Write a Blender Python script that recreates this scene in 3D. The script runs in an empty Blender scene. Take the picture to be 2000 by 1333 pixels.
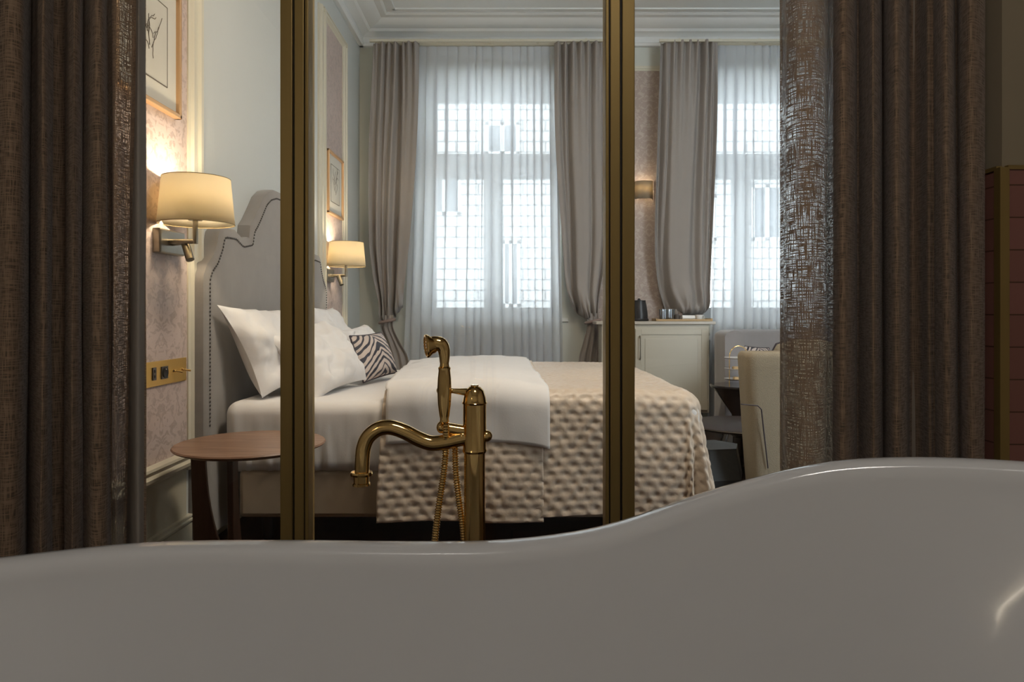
import bpy, math, random
from mathutils import Vector, noise
random.seed(7)
PI = math.pi
SC = bpy.context.scene
COL = SC.collection

# ------------------------------------------------------------------ camera, world, lights, exposure
F = 1350.0          # focal length in pixels of the 2000x1333 frame
HZ = 612.0          # row of the horizon
EYE = 0.97
cam_data = bpy.data.cameras.new('camera')
cam_data.sensor_width = 36.0
cam_data.lens = F / 2000.0 * 36.0
cam_data.shift_y = -(666.5 - HZ) / 2000.0
cam_data.clip_start = 0.02
cam = bpy.data.objects.new('camera', cam_data)
cam.location = (0, 0, EYE)
cam.rotation_euler = (PI / 2, 0, 0)
COL.objects.link(cam)
SC.camera = cam

world = bpy.data.worlds.new('sky')
SC.world = world
world.use_nodes = True
wn = world.node_tree.nodes
wn['Background'].inputs[0].default_value = (0.86, 0.93, 1.0, 1)
wn['Background'].inputs[1].default_value = 7.6

SC.view_settings.view_transform = 'Standard'
SC.view_settings.look = 'None'
SC.view_settings.gamma = 1
SC.view_settings.exposure = 0.0
SC.view_settings.use_curve_mapping = False
SC.cycles.max_bounces = 12
SC.cycles.diffuse_bounces = 5
SC.cycles.glossy_bounces = 5
SC.cycles.transmission_bounces = 8
SC.cycles.transparent_max_bounces = 32
SC.cycles.caustics_reflective = False
SC.cycles.caustics_refractive = False
SC.cycles.sample_clamp_indirect = 6
SC.cycles.use_denoising = True


def area(name, loc, rot, sx, sy, power, color, portal=False):
    l = bpy.data.lights.new(name, 'AREA')
    l.shape = 'RECTANGLE'
    l.size, l.size_y = sx, sy
    l.energy = power
    l.color = color
    if portal:
        l.cycles.is_portal = True
    o = bpy.data.objects.new(name, l)
    o.location, o.rotation_euler = loc, rot
    COL.objects.link(o)
    return o


# the sky comes in through the two windows
WC = (-0.165, 2.05)                 # window centres
area('window_portal', (WC[0], 6.34, 1.95), (-PI / 2, 0, 0), 1.2, 2.1, 1, (1, 1, 1), True)
area('window_portal', (WC[1], 6.34, 1.95), (-PI / 2, 0, 0), 1.2, 2.1, 1, (1, 1, 1), True)
# unseen ceiling lights added to brighten the two rooms (their fixtures are built further down)
BED_FILL = area('bedroom_ceiling_light', (0.35, 2.40, 3.33), (0, 0, 0), 0.5, 0.5, 46, (1.0, 0.83, 0.66))
BATH_FILL = area('bathroom_ceiling_light', (0.15, 0.12, 2.83), (0, 0, 0), 0.5, 0.3, 10.5, (1.0, 0.95, 0.90))


# ------------------------------------------------------------------ helpers
def P(x, y, d):
    return Vector(((x - 1000) * d / F, d, EYE - (y - HZ) * d / F))


def X(x, d):
    return (x - 1000) * d / F


def Z(y, d):
    return EYE - (y - HZ) * d / F


def lerp(a, b, t):
    return a + (b - a) * t


def interp(tab, x):
    if x <= tab[0][0]:
        return tab[0][1]
    for (x0, y0), (x1, y1) in zip(tab, tab[1:]):
        if x <= x1:
            t = (x - x0) / (x1 - x0)
            return y0 + (y1 - y0) * t
    return tab[-1][1]


def sinterp(tab, x):
    """smooth (Catmull-Rom style) interpolation through a table"""
    n = len(tab)
    if x <= tab[0][0]:
        return tab[0][1]
    if x >= tab[-1][0]:
        return tab[-1][1]
    for i in range(n - 1):
        if x <= tab[i + 1][0]:
            break
    x0, y0 = tab[i]
    x1, y1 = tab[i + 1]
    h = x1 - x0
    m0 = (y1 - tab[i - 1][1]) / (x1 - tab[i - 1][0]) if i > 0 else (y1 - y0) / h
    m1 = (tab[i + 2][1] - y0) / (tab[i + 2][0] - x0) if i < n - 2 else (y1 - y0) / h
    t = (x - x0) / h
    t2, t3 = t * t, t * t * t
    return (2 * t3 - 3 * t2 + 1) * y0 + (t3 - 2 * t2 + t) * h * m0 + (-2 * t3 + 3 * t2) * y1 + (t3 - t2) * h * m1


def spline(pts, n):
    """n+1 samples on a Catmull-Rom curve through tuples"""
    out = []
    m = len(pts) - 1
    for k in range(n + 1):
        s = k / n * m
        i = min(int(s), m - 1)
        t = s - i
        p0 = pts[max(i - 1, 0)]
        p1, p2 = pts[i], pts[i + 1]
        p3 = pts[min(i + 2, m)]
        out.append(tuple(0.5 * ((2 * b) + (c - a) * t + (2 * a - 5 * b + 4 * c - d) * t * t + (-a + 3 * b - 3 * c + d) * t ** 3)
                         for a, b, c, d in zip(p0, p1, p2, p3)))
    return out


LOC = {}


class MB:
    def __init__(self):
        self.v, self.f, self.uv = [], [], None

    def quad_grid(self, rows, closed_u=False, closed_v=False, flip=False):
        b = len(self.v)
        n, m = len(rows), len(rows[0])
        for r in rows:
            self.v.extend(Vector(p) for p in r)
        for i in range(n if closed_v else n - 1):
            for j in range(m if closed_u else m - 1):
                a = b + i * m + j
                c = b + i * m + (j + 1) % m
                d = b + ((i + 1) % n) * m + (j + 1) % m
                e = b + ((i + 1) % n) * m + j
                self.f.append((a, e, d, c) if flip else (a, c, d, e))
        return self

    def box(self, x0, x1, y0, y1, z0, z1):
        b = len(self.v)
        for z in (z0, z1):
            for x, y in ((x0, y0), (x1, y0), (x1, y1), (x0, y1)):
                self.v.append(Vector((x, y, z)))
        self.f += [(b, b + 3, b + 2, b + 1), (b + 4, b + 5, b + 6, b + 7), (b, b + 1, b + 5, b + 4),
                   (b + 1, b + 2, b + 6, b + 5), (b + 2, b + 3, b + 7, b + 6), (b + 3, b, b + 4, b + 7)]
        return self

    def obox(self, c, ax, ay, az):
        """box with half vectors"""
        b = len(self.v)
        c = Vector(c)
        ax, ay, az = Vector(ax), Vector(ay), Vector(az)
        for z in (-1, 1):
            for x, y in ((-1, -1), (1, -1), (1, 1), (-1, 1)):
                self.v.append(c + ax * x + ay * y + az * z)
        self.f += [(b, b + 3, b + 2, b + 1), (b + 4, b + 5, b + 6, b + 7), (b, b + 1, b + 5, b + 4),
                   (b + 1, b + 2, b + 6, b + 5), (b + 2, b + 3, b + 7, b + 6), (b + 3, b, b + 4, b + 7)]
        return self

    def tube(self, pts, r, seg=16, cap=True):
        """tube along points, r number or list"""
        pts = [Vector(p) for p in pts]
        rr = r if isinstance(r, (list, tuple)) else [r] * len(pts)
        t0 = (pts[1] - pts[0]).normalized()
        up = Vector((0, 0, 1)) if abs(t0.z) < 0.9 else Vector((1, 0, 0))
        nrm = t0.cross(up).normalized()
        rows = []
        for i, p in enumerate(pts):
            t = (pts[min(i + 1, len(pts) - 1)] - pts[max(i - 1, 0)])
            if t.length < 1e-9:
                t = t0
            t.normalize()
            nrm = (nrm - t * nrm.dot(t)).normalized()
            bi = t.cross(nrm)
            rows.append([p + (nrm * math.cos(2 * PI * k / seg) + bi * math.sin(2 * PI * k / seg)) * rr[i] for k in range(seg)])
        b = len(self.v)
        self.quad_grid(rows, closed_u=True)
        if cap:
            self.f.append(tuple(b + k for k in reversed(range(seg))))
            e = b + (len(rows) - 1) * seg
            self.f.append(tuple(e + k for k in range(seg)))
        return self

    def lathe(self, prof, c=(0, 0, 0), axis=(0, 0, 1), seg=32, a0=0, a1=2 * PI, cap=True):
        """prof = (radius, height) along the axis"""
        ax = Vector(axis).normalized()
        up = Vector((0, 0, 1)) if abs(ax.z) < 0.9 else Vector((1, 0, 0))
        u = up.cross(ax).normalized()
        w = ax.cross(u)
        c = Vector(c)
        full = abs(a1 - a0 - 2 * PI) < 1e-6
        n = seg if full else seg + 1
        rows = []
        for r, h in prof:
            rows.append([c + ax * h + (u * math.cos(a0 + (a1 - a0) * k / seg) + w * math.sin(a0 + (a1 - a0) * k / seg)) * max(r, 1e-5) for k in range(n)])
        b = len(self.v)
        self.quad_grid(rows, closed_u=full)
        if cap and full:
            self.f.append(tuple(b + k for k in reversed(range(n))))
            e = b + (len(rows) - 1) * n
            self.f.append(tuple(e + k for k in range(n)))
        return self

    def prism(self, poly, vec):
        """poly: list of 3d points, extruded by vec"""
        b = len(self.v)
        n = len(poly)
        vec = Vector(vec)
        self.v += [Vector(p) for p in poly] + [Vector(p) + vec for p in poly]
        self.f.append(tuple(b + i for i in reversed(range(n))))
        self.f.append(tuple(b + n + i for i in range(n)))
        for i in range(n):
            j = (i + 1) % n
            self.f.append((b + i, b + j, b + n + j, b + n + i))
        return self

    def ball(self, c, r, seg=20, rings=12, sc=(1, 1, 1)):
        rows = []
        for i in range(rings + 1):
            th = PI * i / rings
            rows.append([Vector(c) + Vector((r * sc[0] * max(math.sin(th), 1e-4) * math.cos(2 * PI * k / seg),
                                             r * sc[1] * max(math.sin(th), 1e-4) * math.sin(2 * PI * k / seg),
                                             -r * sc[2] * math.cos(th))) for k in range(seg)])
        return self.quad_grid(rows, closed_u=True)

    def build(self, name, m, parent=None, smooth=True, bevel=0, seg=2, origin=None, angle=40, solid=0, uv=None):
        off = Vector((0, 0, 0))
        if parent is not None:
            off = LOC.get(parent.name, Vector((0, 0, 0)))
        elif origin is not None:
            off = Vector(origin)
        else:
            lo = [min(p[i] for p in self.v) for i in range(3)]
            hi = [max(p[i] for p in self.v) for i in range(3)]
            off = Vector(((lo[0] + hi[0]) / 2, (lo[1] + hi[1]) / 2, lo[2]))
        me = bpy.data.meshes.new(name)
        me.from_pydata([tuple(p - off) for p in self.v], [], self.f)
        me.update()
        me.materials.append(m)
        if uv is not None:
            lay = me.uv_layers.new(name='UVMap')
            for lp in me.loops:
                lay.data[lp.index].uv = uv[lp.vertex_index]
        if smooth:
            me.polygons.foreach_set('use_smooth', [True] * len(me.polygons))
            try:
                me.set_sharp_from_angle(angle=math.radians(angle))
            except Exception:
                pass
        o = bpy.data.objects.new(name, me)
        COL.objects.link(o)
        if parent is not None:
            o.parent = parent
            LOC[o.name] = off
        else:
            o.location = off
            LOC[o.name] = off
        if solid:
            md = o.modifiers.new('thickness', 'SOLIDIFY')
            md.thickness = solid
            md.offset = 0
        if bevel:
            md = o.modifiers.new('bevel', 'BEVEL')
            md.width = bevel
            md.segments = seg
            md.limit_method = 'ANGLE'
            md.angle_limit = math.radians(35)
        return o


def tag(o, label, cat, group=None, kind=None):
    o['label'] = label
    o['category'] = cat
    if group:
        o['group'] = group
    if kind:
        o['kind'] = kind
    return o


def thing(name, label, cat, loc, group=None):
    o = bpy.data.objects.new(name, None)
    o.empty_display_size = 0.05
    o.location = loc
    COL.objects.link(o)
    LOC[o.name] = Vector(loc)
    return tag(o, label, cat, group)


def struct(o, label=None, cat=None):
    o['kind'] = 'structure'
    if label:
        o['label'] = label
        o['category'] = cat or o.name.split('_')[0]
    return o


# ------------------------------------------------------------------ materials
def new_mat(name):
    m = bpy.data.materials.new(name)
    m.use_nodes = True
    nt = m.node_tree
    return m, nt, nt.nodes['Principled BSDF']


def N(nt, typ, **kw):
    n = nt.nodes.new(typ)
    for k, v in kw.items():
        if k.startswith('i_'):
            n.inputs[k[2:].replace('_', ' ')].default_value = v
        else:
            setattr(n, k, v)
    return n


def L(nt, a, ao, b, bi):
    nt.links.new(a.outputs[ao], b.inputs[bi])


def simple(name, col, rough=0.6, metal=0.0, noise_scale=0, noise_amt=0.08, bump=0.0, spec=0.5, sheen=0, coat=0, coords='Object', stretch=(1, 1, 1)):
    m, nt, bs = new_mat(name)
    bs.inputs['Base Color'].default_value = (*col, 1)
    bs.inputs['Roughness'].default_value = rough
    bs.inputs['Metallic'].default_value = metal
    bs.inputs['Specular IOR Level'].default_value = spec
    if sheen:
        bs.inputs['Sheen Weight'].default_value = sheen
    if coat:
        bs.inputs['Coat Weight'].default_value = coat
        bs.inputs['Coat Roughness'].default_value = 0.05
    if noise_scale:
        tc = N(nt, 'ShaderNodeTexCoord')
        mp = N(nt, 'ShaderNodeMapping')
        mp.inputs['Scale'].default_value = stretch
        nz = N(nt, 'ShaderNodeTexNoise')
        nz.inputs['Scale'].default_value = noise_scale
        nz.inputs['Detail'].default_value = 5
        L(nt, tc, coords, mp, 'Vector')
        L(nt, mp, 'Vector', nz, 'Vector')
        mx = N(nt, 'ShaderNodeMix', data_type='RGBA')
        mx.inputs[6].default_value = (*[c * (1 - noise_amt) for c in col], 1)
        mx.inputs[7].default_value = (*[min(1, c * (1 + noise_amt)) for c in col], 1)
        L(nt, nz, 'Fac', mx, 0)
        nt.links.new(mx.outputs[2], bs.inputs['Base Color'])
        if bump:
            bp = N(nt, 'ShaderNodeBump')
            bp.inputs['Strength'].default_value = bump
            bp.inputs['Distance'].default_value = 0.01
            L(nt, nz, 'Fac', bp, 'Height')
            L(nt, bp, 'Normal', bs, 'Normal')
    return m


M = {}
M['plaster'] = simple('painted_plaster', (0.60, 0.61, 0.55), 0.55, noise_scale=3, noise_amt=0.03, bump=0.02)
M['plaster_plain'] = simple('pale_painted_plaster', (0.60, 0.62, 0.60), 0.6, noise_scale=3, noise_amt=0.03, bump=0.02)
M['ceiling'] = simple('ceiling_paint', (0.74, 0.75, 0.74), 0.7, noise_scale=2, noise_amt=0.02)
M['trim'] = simple('cream_trim_paint', (0.66, 0.62, 0.50), 0.35, noise_scale=6, noise_amt=0.03)
M['dado'] = simple('cream_dado_paint', (0.58, 0.54, 0.42), 0.45, noise_scale=6, noise_amt=0.04)
M['bathwall_pale'] = simple('pale_bathroom_wall_paint', (0.62, 0.60, 0.55), 0.8, noise_scale=5, noise_amt=0.03)
M['bathwall'] = simple('bathroom_wall_paint', (0.34, 0.28, 0.19), 0.8, noise_scale=5, noise_amt=0.05)
M['brass'] = simple('polished_brass', (0.97, 0.66, 0.27), 0.11, 1.0)
M['frame_brass'] = simple('brushed_brass_profile', (0.37, 0.255, 0.09), 0.45, 0.6, noise_scale=60, noise_amt=0.12, stretch=(1, 1, 0.02))
M['frame_dark'] = simple('black_gasket', (0.012, 0.008, 0.006), 0.6)
M['nickel'] = simple('brushed_nickel', (0.30, 0.27, 0.22), 0.32, 1.0)
M['white_sheet'] = simple('white_bed_linen', (0.80, 0.78, 0.77), 0.75, noise_scale=160, noise_amt=0.02, bump=0.05, sheen=0.15)
M['pillowcase'] = simple('white_pillowcase', (0.82, 0.80, 0.79), 0.75, noise_scale=9, noise_amt=0.02, bump=0.5, sheen=0.15)
M['quilt'] = simple('cream_quilt_satin', (0.64, 0.53, 0.42), 0.42, noise_scale=40, noise_amt=0.06, bump=0.25, sheen=0.3)
M['velvet'] = simple('taupe_velvet', (0.235, 0.215, 0.20), 0.8, noise_scale=14, noise_amt=0.16, bump=0.08, sheen=0.5)
M['velvet_base'] = simple('beige_velvet', (0.42, 0.34, 0.25), 0.8, noise_scale=9, noise_amt=0.22, bump=0.1, sheen=0.4)
M['sofa'] = simple('grey_velvet', (0.27, 0.25, 0.25), 0.8, noise_scale=9, noise_amt=0.14, sheen=0.5)
M['chair'] = simple('beige_boucle', (0.30, 0.25, 0.175), 0.9, noise_scale=320, noise_amt=0.22, bump=0.4)
M['chair_dark'] = simple('dark_piping', (0.05, 0.04, 0.05), 0.7)
M['nail'] = simple('dark_nickel_nail', (0.10, 0.09, 0.085), 0.35, 0.9)
M['cabinet'] = simple('cabinet_paint', (0.50, 0.46, 0.37), 0.35, noise_scale=8, noise_amt=0.02)
M['stone'] = simple('beige_stone_top', (0.50, 0.45, 0.38), 0.3, noise_scale=30, noise_amt=0.12)
M['black_plastic'] = simple('black_plastic', (0.012, 0.012, 0.014), 0.35)
M['dark_plastic'] = simple('dark_grey_plastic', (0.09, 0.08, 0.075), 0.4)
M['black_gloss'] = simple('black_lacquer', (0.015, 0.011, 0.010), 0.12, coat=0.5)
M['dark_marble'] = simple('grey_stone_block', (0.03, 0.032, 0.032), 0.5, spec=.3, noise_scale=6, noise_amt=0.4)
M['tub'] = simple('white_acrylic', (0.70, 0.695, 0.69), 0.12, coat=0.3)
M['porcelain'] = simple('white_porcelain', (0.8, 0.79, 0.77), 0.2)
M['radiator'] = simple('radiator_enamel', (0.55, 0.56, 0.55), 0.4)
M['pvc'] = simple('white_window_frame', (0.75, 0.76, 0.76), 0.4)
M['gilt'] = simple('gilt_picture_frame', (0.72, 0.45, 0.24), 0.35, 0.55)
M['mat'] = simple('ivory_mount', (0.60, 0.58, 0.52), 0.8, noise_scale=20, noise_amt=0.03)
M['paper'] = simple('print_paper', (0.56, 0.54, 0.48), 0.8, noise_scale=20, noise_amt=0.06)
M['ink'] = simple('grey_ink', (0.13, 0.11, 0.09), 0.8)
M['tray'] = simple('oak_tray', (0.45, 0.30, 0.14), 0.45, noise_scale=20, noise_amt=0.2, stretch=(1, 8, 8))
M['sill'] = simple('window_sill_paint', (0.62, 0.62, 0.58), 0.4)
M['curtain_band'] = simple('tieback_cloth', (0.26, 0.19, 0.165), 0.8)
M['gold_plate'] = simple('satin_gold_plate', (0.80, 0.52, 0.16), 0.33, 0.8)


def wood(name, c0, c1, scale=(1, 14, 1), rough=0.35, coords='Object', nscale=3.0):
    m, nt, bs = new_mat(name)
    tc = N(nt, 'ShaderNodeTexCoord')
    mp = N(nt, 'ShaderNodeMapping')
    mp.inputs['Scale'].default_value = scale
    nz = N(nt, 'ShaderNodeTexNoise')
    nz.inputs['Scale'].default_value = nscale
    nz.inputs['Detail'].default_value = 8
    nz.inputs['Distortion'].default_value = 0.6
    cr = N(nt, 'ShaderNodeValToRGB')
    cr.color_ramp.elements[0].position = 0.3
    cr.color_ramp.elements[0].color = (*c0, 1)
    cr.color_ramp.elements[1].position = 0.7
    cr.color_ramp.elements[1].color = (*c1, 1)
    L(nt, tc, coords, mp, 'Vector')
    L(nt, mp, 'Vector', nz, 'Vector')
    L(nt, nz, 'Fac', cr, 'Fac')
    L(nt, cr, 'Color', bs, 'Base Color')
    bs.inputs['Roughness'].default_value = rough
    return m


M['walnut'] = wood('walnut', (0.17, 0.088, 0.052), (0.34, 0.205, 0.135), (1.5, 14, 14))
M['walnut_dark'] = wood('walnut_leg', (0.07, 0.032, 0.020), (0.13, 0.065, 0.042), (14, 14, 1.5))


def plank_floor():
    m, nt, bs = new_mat('dark_plank_floor')
    tc = N(nt, 'ShaderNodeTexCoord')
    br = N(nt, 'ShaderNodeTexBrick')
    br.inputs['Scale'].default_value = 1.0
    br.inputs['Brick Width'].default_value = 1.4
    br.inputs['Row Height'].default_value = 0.14
    br.inputs['Mortar Size'].default_value = 0.003
    br.inputs['Color1'].default_value = (0.075, 0.035, 0.020, 1)
    br.inputs['Color2'].default_value = (0.11, 0.055, 0.030, 1)
    br.inputs['Mortar'].default_value = (0.01, 0.006, 0.004, 1)
    mp = N(nt, 'ShaderNodeMapping')
    mp.inputs['Scale'].default_value = (2, 30, 1)
    nz = N(nt, 'ShaderNodeTexNoise')
    nz.inputs['Scale'].default_value = 3
    mx = N(nt, 'ShaderNodeMix', data_type='RGBA', blend_type='MULTIPLY')
    mx.inputs[0].default_value = 0.6
    L(nt, tc, 'Object', br, 'Vector')
    L(nt, tc, 'Object', mp, 'Vector')
    L(nt, mp, 'Vector', nz, 'Vector')
    nt.links.new(br.outputs['Color'], mx.inputs[6])
    nt.links.new(nz.outputs['Color'], mx.inputs[7])
    nt.links.new(mx.outputs[2], bs.inputs['Base Color'])
    bs.inputs['Roughness'].default_value = 0.35
    return m


M['floor'] = plank_floor()


def damask(name, axis, base, fig, tile=(0.30, 0.42)):
    """mirrored-noise damask; axis = 'x' or 'y' is the horizontal coordinate of the wall"""
    m, nt, bs = new_mat(name)
    tc = N(nt, 'ShaderNodeTexCoord')
    sp = N(nt, 'ShaderNodeSeparateXYZ')
    L(nt, tc, 'Object', sp, 'Vector')
    def math_(op, a, b=None, c=None):
        n = N(nt, 'ShaderNodeMath', operation=op)
        for i, s in enumerate((a, b, c)):
            if s is None:
                continue
            if isinstance(s, (int, float)):
                n.inputs[i].default_value = s
            else:
                nt.links.new(s, n.inputs[i])
        return n.outputs[0]
    h = sp.outputs['X' if axis == 'x' else 'Y']
    z = sp.outputs['Z']
    # half-drop repeat: odd columns are shifted by half a tile
    col = math_('FLOOR', math_('DIVIDE', h, tile[0]))
    odd = math_('MODULO', math_('ADD', col, 100.0), 2.0)
    zs = math_('ADD', z, math_('MULTIPLY', odd, tile[1] * 0.5))
    hm = math_('PINGPONG', h, tile[0] * 0.5)
    zm = math_('MODULO', math_('ADD', zs, 10.0 * tile[1]), tile[1])
    cmb = N(nt, 'ShaderNodeCombineXYZ')
    nt.links.new(hm, cmb.inputs[0])
    nt.links.new(zm, cmb.inputs[1])
    n1 = N(nt, 'ShaderNodeTexNoise')
    n1.inputs['Scale'].default_value = 26
    n1.inputs['Detail'].default_value = 2.5
    n1.inputs['Distortion'].default_value = 1.6
    L(nt, cmb, 'Vector', n1, 'Vector')
    cr = N(nt, 'ShaderNodeValToRGB')
    cr.color_ramp.elements[0].position = 0.50
    cr.color_ramp.elements[1].position = 0.56
    L(nt, n1, 'Fac', cr, 'Fac')
    n2 = N(nt, 'ShaderNodeTexNoise')
    n2.inputs['Scale'].default_value = 140
    L(nt, tc, 'Object', n2, 'Vector')
    wear = math_('MULTIPLY', cr.outputs['Color'], math_('ADD', n2.outputs['Fac'], 0.35))
    mx = N(nt, 'ShaderNodeMix', data_type='RGBA')
    nt.links.new(wear, mx.inputs[0])
    mx.inputs[6].default_value = (*base, 1)
    mx.inputs[7].default_value = (*fig, 1)
    nt.links.new(mx.outputs[2], bs.inputs['Base Color'])
    ro = N(nt, 'ShaderNodeMapRange')
    ro.inputs['To Min'].default_value = 0.55
    ro.inputs['To Max'].default_value = 0.32
    nt.links.new(wear, ro.inputs['Value'])
    nt.links.new(ro.outputs[0], bs.inputs['Roughness'])
    return m


M['damask_y'] = damask('mauve_damask_paper', 'y', (0.58, 0.47, 0.43), (0.42, 0.33, 0.295))
M['damask_x'] = damask('brown_damask_paper', 'x', (0.40, 0.315, 0.27), (0.50, 0.41, 0.35), (0.26, 0.34))


def tile_mat(name, axis):
    m, nt, bs = new_mat(name)
    tc = N(nt, 'ShaderNodeTexCoord')
    sp = N(nt, 'ShaderNodeSeparateXYZ')
    L(nt, tc, 'Object', sp, 'Vector')
    cmb = N(nt, 'ShaderNodeCombineXYZ')
    nt.links.new(sp.outputs['X' if axis == 'x' else 'Y'], cmb.inputs[0])
    nt.links.new(sp.outputs['Z'], cmb.inputs[1])
    br = N(nt, 'ShaderNodeTexBrick')
    br.inputs['Scale'].default_value = 1
    br.inputs['Brick Width'].default_value = 0.35
    br.inputs['Row Height'].default_value = 0.0775
    br.inputs['Mortar Size'].default_value = 0.0018
    br.offset = 0.0
    br.inputs['Color1'].default_value = (0.30, 0.125, 0.10, 1)
    br.inputs['Color2'].default_value = (0.26, 0.11, 0.085, 1)
    br.inputs['Mortar'].default_value = (0.10, 0.04, 0.02, 1)
    L(nt, cmb, 'Vector', br, 'Vector')
    L(nt, br, 'Color', bs, 'Base Color')
    bs.inputs['Roughness'].default_value = 0.4
    return m


M['tile_x'] = tile_mat('pink_tile_front', 'x')
M['tile_y'] = tile_mat('pink_tile_side', 'y')


def linen():
    """open-weave brown linen: threads with gaps between them (UV in metres)"""
    m, nt, bs = new_mat('brown_linen')
    uv = N(nt, 'ShaderNodeUVMap')
    outs = []
    for sc in ((24, 330, 1), (380, 22, 1)):
        mp = N(nt, 'ShaderNodeMapping')
        mp.inputs['Scale'].default_value = sc
        nz = N(nt, 'ShaderNodeTexNoise')
        nz.inputs['Scale'].default_value = 1
        nz.inputs['Detail'].default_value = 1.0
        L(nt, uv, 'UV', mp, 'Vector')
        L(nt, mp, 'Vector', nz, 'Vector')
        outs.append(nz.outputs['Fac'])
    mx = N(nt, 'ShaderNodeMath', operation='MAXIMUM')
    nt.links.new(outs[0], mx.inputs[0])
    nt.links.new(outs[1], mx.inputs[1])
    av = N(nt, 'ShaderNodeMath', operation='ADD')
    nt.links.new(outs[0], av.inputs[0])
    nt.links.new(outs[1], av.inputs[1])
    cr = N(nt, 'ShaderNodeValToRGB')
    cr.color_ramp.elements[0].position = 0.36
    cr.color_ramp.elements[0].color = (0.27, 0.178, 0.112, 1)
    cr.color_ramp.elements[1].position = 0.64
    cr.color_ramp.elements[1].color = (0.43, 0.30, 0.20, 1)
    half = N(nt, 'ShaderNodeMath', operation='MULTIPLY')
    half.inputs[1].default_value = 0.5
    nt.links.new(av.outputs[0], half.inputs[0])
    nt.links.new(half.outputs[0], cr.inputs['Fac'])
    L(nt, cr, 'Color', bs, 'Base Color')
    bs.inputs['Roughness'].default_value = 0.9
    bs.inputs['Sheen Weight'].default_value = 0.2
    bp = N(nt, 'ShaderNodeBump')
    bp.inputs['Strength'].default_value = 0.3
    bp.inputs['Distance'].default_value = 0.002
    nt.links.new(av.outputs[0], bp.inputs['Height'])
    L(nt, bp, 'Normal', bs, 'Normal')
    tl = N(nt, 'ShaderNodeBsdfTranslucent')
    tl.inputs['Color'].default_value = (0.50, 0.40, 0.30, 1)
    m1 = N(nt, 'ShaderNodeMixShader')
    m1.inputs[0].default_value = 0.16
    L(nt, bs, 'BSDF', m1, 1)
    L(nt, tl, 'BSDF', m1, 2)
    tr = N(nt, 'ShaderNodeBsdfTransparent')
    gap = N(nt, 'ShaderNodeMapRange')
    gap.inputs['From Min'].default_value = 0.44
    gap.inputs['From Max'].default_value = 0.56
    gap.inputs['To Min'].default_value = 0.44
    gap.inputs['To Max'].default_value = 0.0
    nt.links.new(mx.outputs[0], gap.inputs['Value'])
    m2 = N(nt, 'ShaderNodeMixShader')
    nt.links.new(gap.outputs[0], m2.inputs[0])
    L(nt, m1, 'Shader', m2, 1)
    L(nt, tr, 'BSDF', m2, 2)
    out = nt.nodes['Material Output']
    nt.links.new(m2.outputs[0], out.inputs['Surface'])
    return m


M['linen'] = linen()


def cloth(name, col, tcol, tfac, alpha=0.0, rough=0.85, streak=0.0):
    """cloth = diffuse + translucent (+ constant see-through share)"""
    m, nt, bs = new_mat(name)
    bs.inputs['Base Color'].default_value = (*col, 1)
    bs.inputs['Roughness'].default_value = rough
    bs.inputs['Sheen Weight'].default_value = 0.15
    tl = N(nt, 'ShaderNodeBsdfTranslucent')
    tl.inputs['Color'].default_value = (*tcol, 1)
    m1 = N(nt, 'ShaderNodeMixShader')
    m1.inputs[0].default_value = tfac
    L(nt, bs, 'BSDF', m1, 1)
    L(nt, tl, 'BSDF', m1, 2)
    last = m1
    if streak:
        tc = N(nt, 'ShaderNodeTexCoord')
        mp = N(nt, 'ShaderNodeMapping')
        mp.inputs['Scale'].default_value = (60, 60, 4)
        nz = N(nt, 'ShaderNodeTexNoise')
        nz.inputs['Scale'].default_value = 4
        L(nt, tc, 'Object', mp, 'Vector')
        L(nt, mp, 'Vector', nz, 'Vector')
        mx = N(nt, 'ShaderNodeMix', data_type='RGBA')
        mx.inputs[6].default_value = (*[c * (1 - streak) for c in col], 1)
        mx.inputs[7].default_value = (*[min(1, c * (1 + streak)) for c in col], 1)
        L(nt, nz, 'Fac', mx, 0)
        nt.links.new(mx.outputs[2], bs.inputs['Base Color'])
    if alpha:
        tr = N(nt, 'ShaderNodeBsdfTransparent')
        m2 = N(nt, 'ShaderNodeMixShader')
        m2.inputs[0].default_value = alpha
        L(nt, last, 'Shader', m2, 1)
        L(nt, tr, 'BSDF', m2, 2)
        last = m2
    nt.links.new(last.outputs[0], nt.nodes['Material Output'].inputs['Surface'])
    return m


M['drape'] = cloth('taupe_drape', (0.36, 0.325, 0.30), (0.30, 0.27, 0.25), 0.10, streak=0.05)
M['sheer'] = cloth('white_sheer', (0.82, 0.84, 0.86), (0.90, 0.92, 0.96), 0.62, alpha=0.13)
M['lining'] = cloth('curtain_lining', (0.40, 0.34, 0.27), (0.3, 0.25, 0.2), 0.08)
M['linen_pale'] = cloth('pale_linen_edge', (0.52, 0.47, 0.41), (0.45, 0.41, 0.37), 0.3, streak=.06)
M['shade'] = cloth('cream_lamp_shade', (0.80, 0.74, 0.60), (0.95, 0.86, 0.66), 0.5, streak=0.03)
M['shade_grey'] = cloth('taupe_lamp_shade', (0.36, 0.30, 0.22), (0.60, 0.50, 0.32), 0.30)


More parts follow.
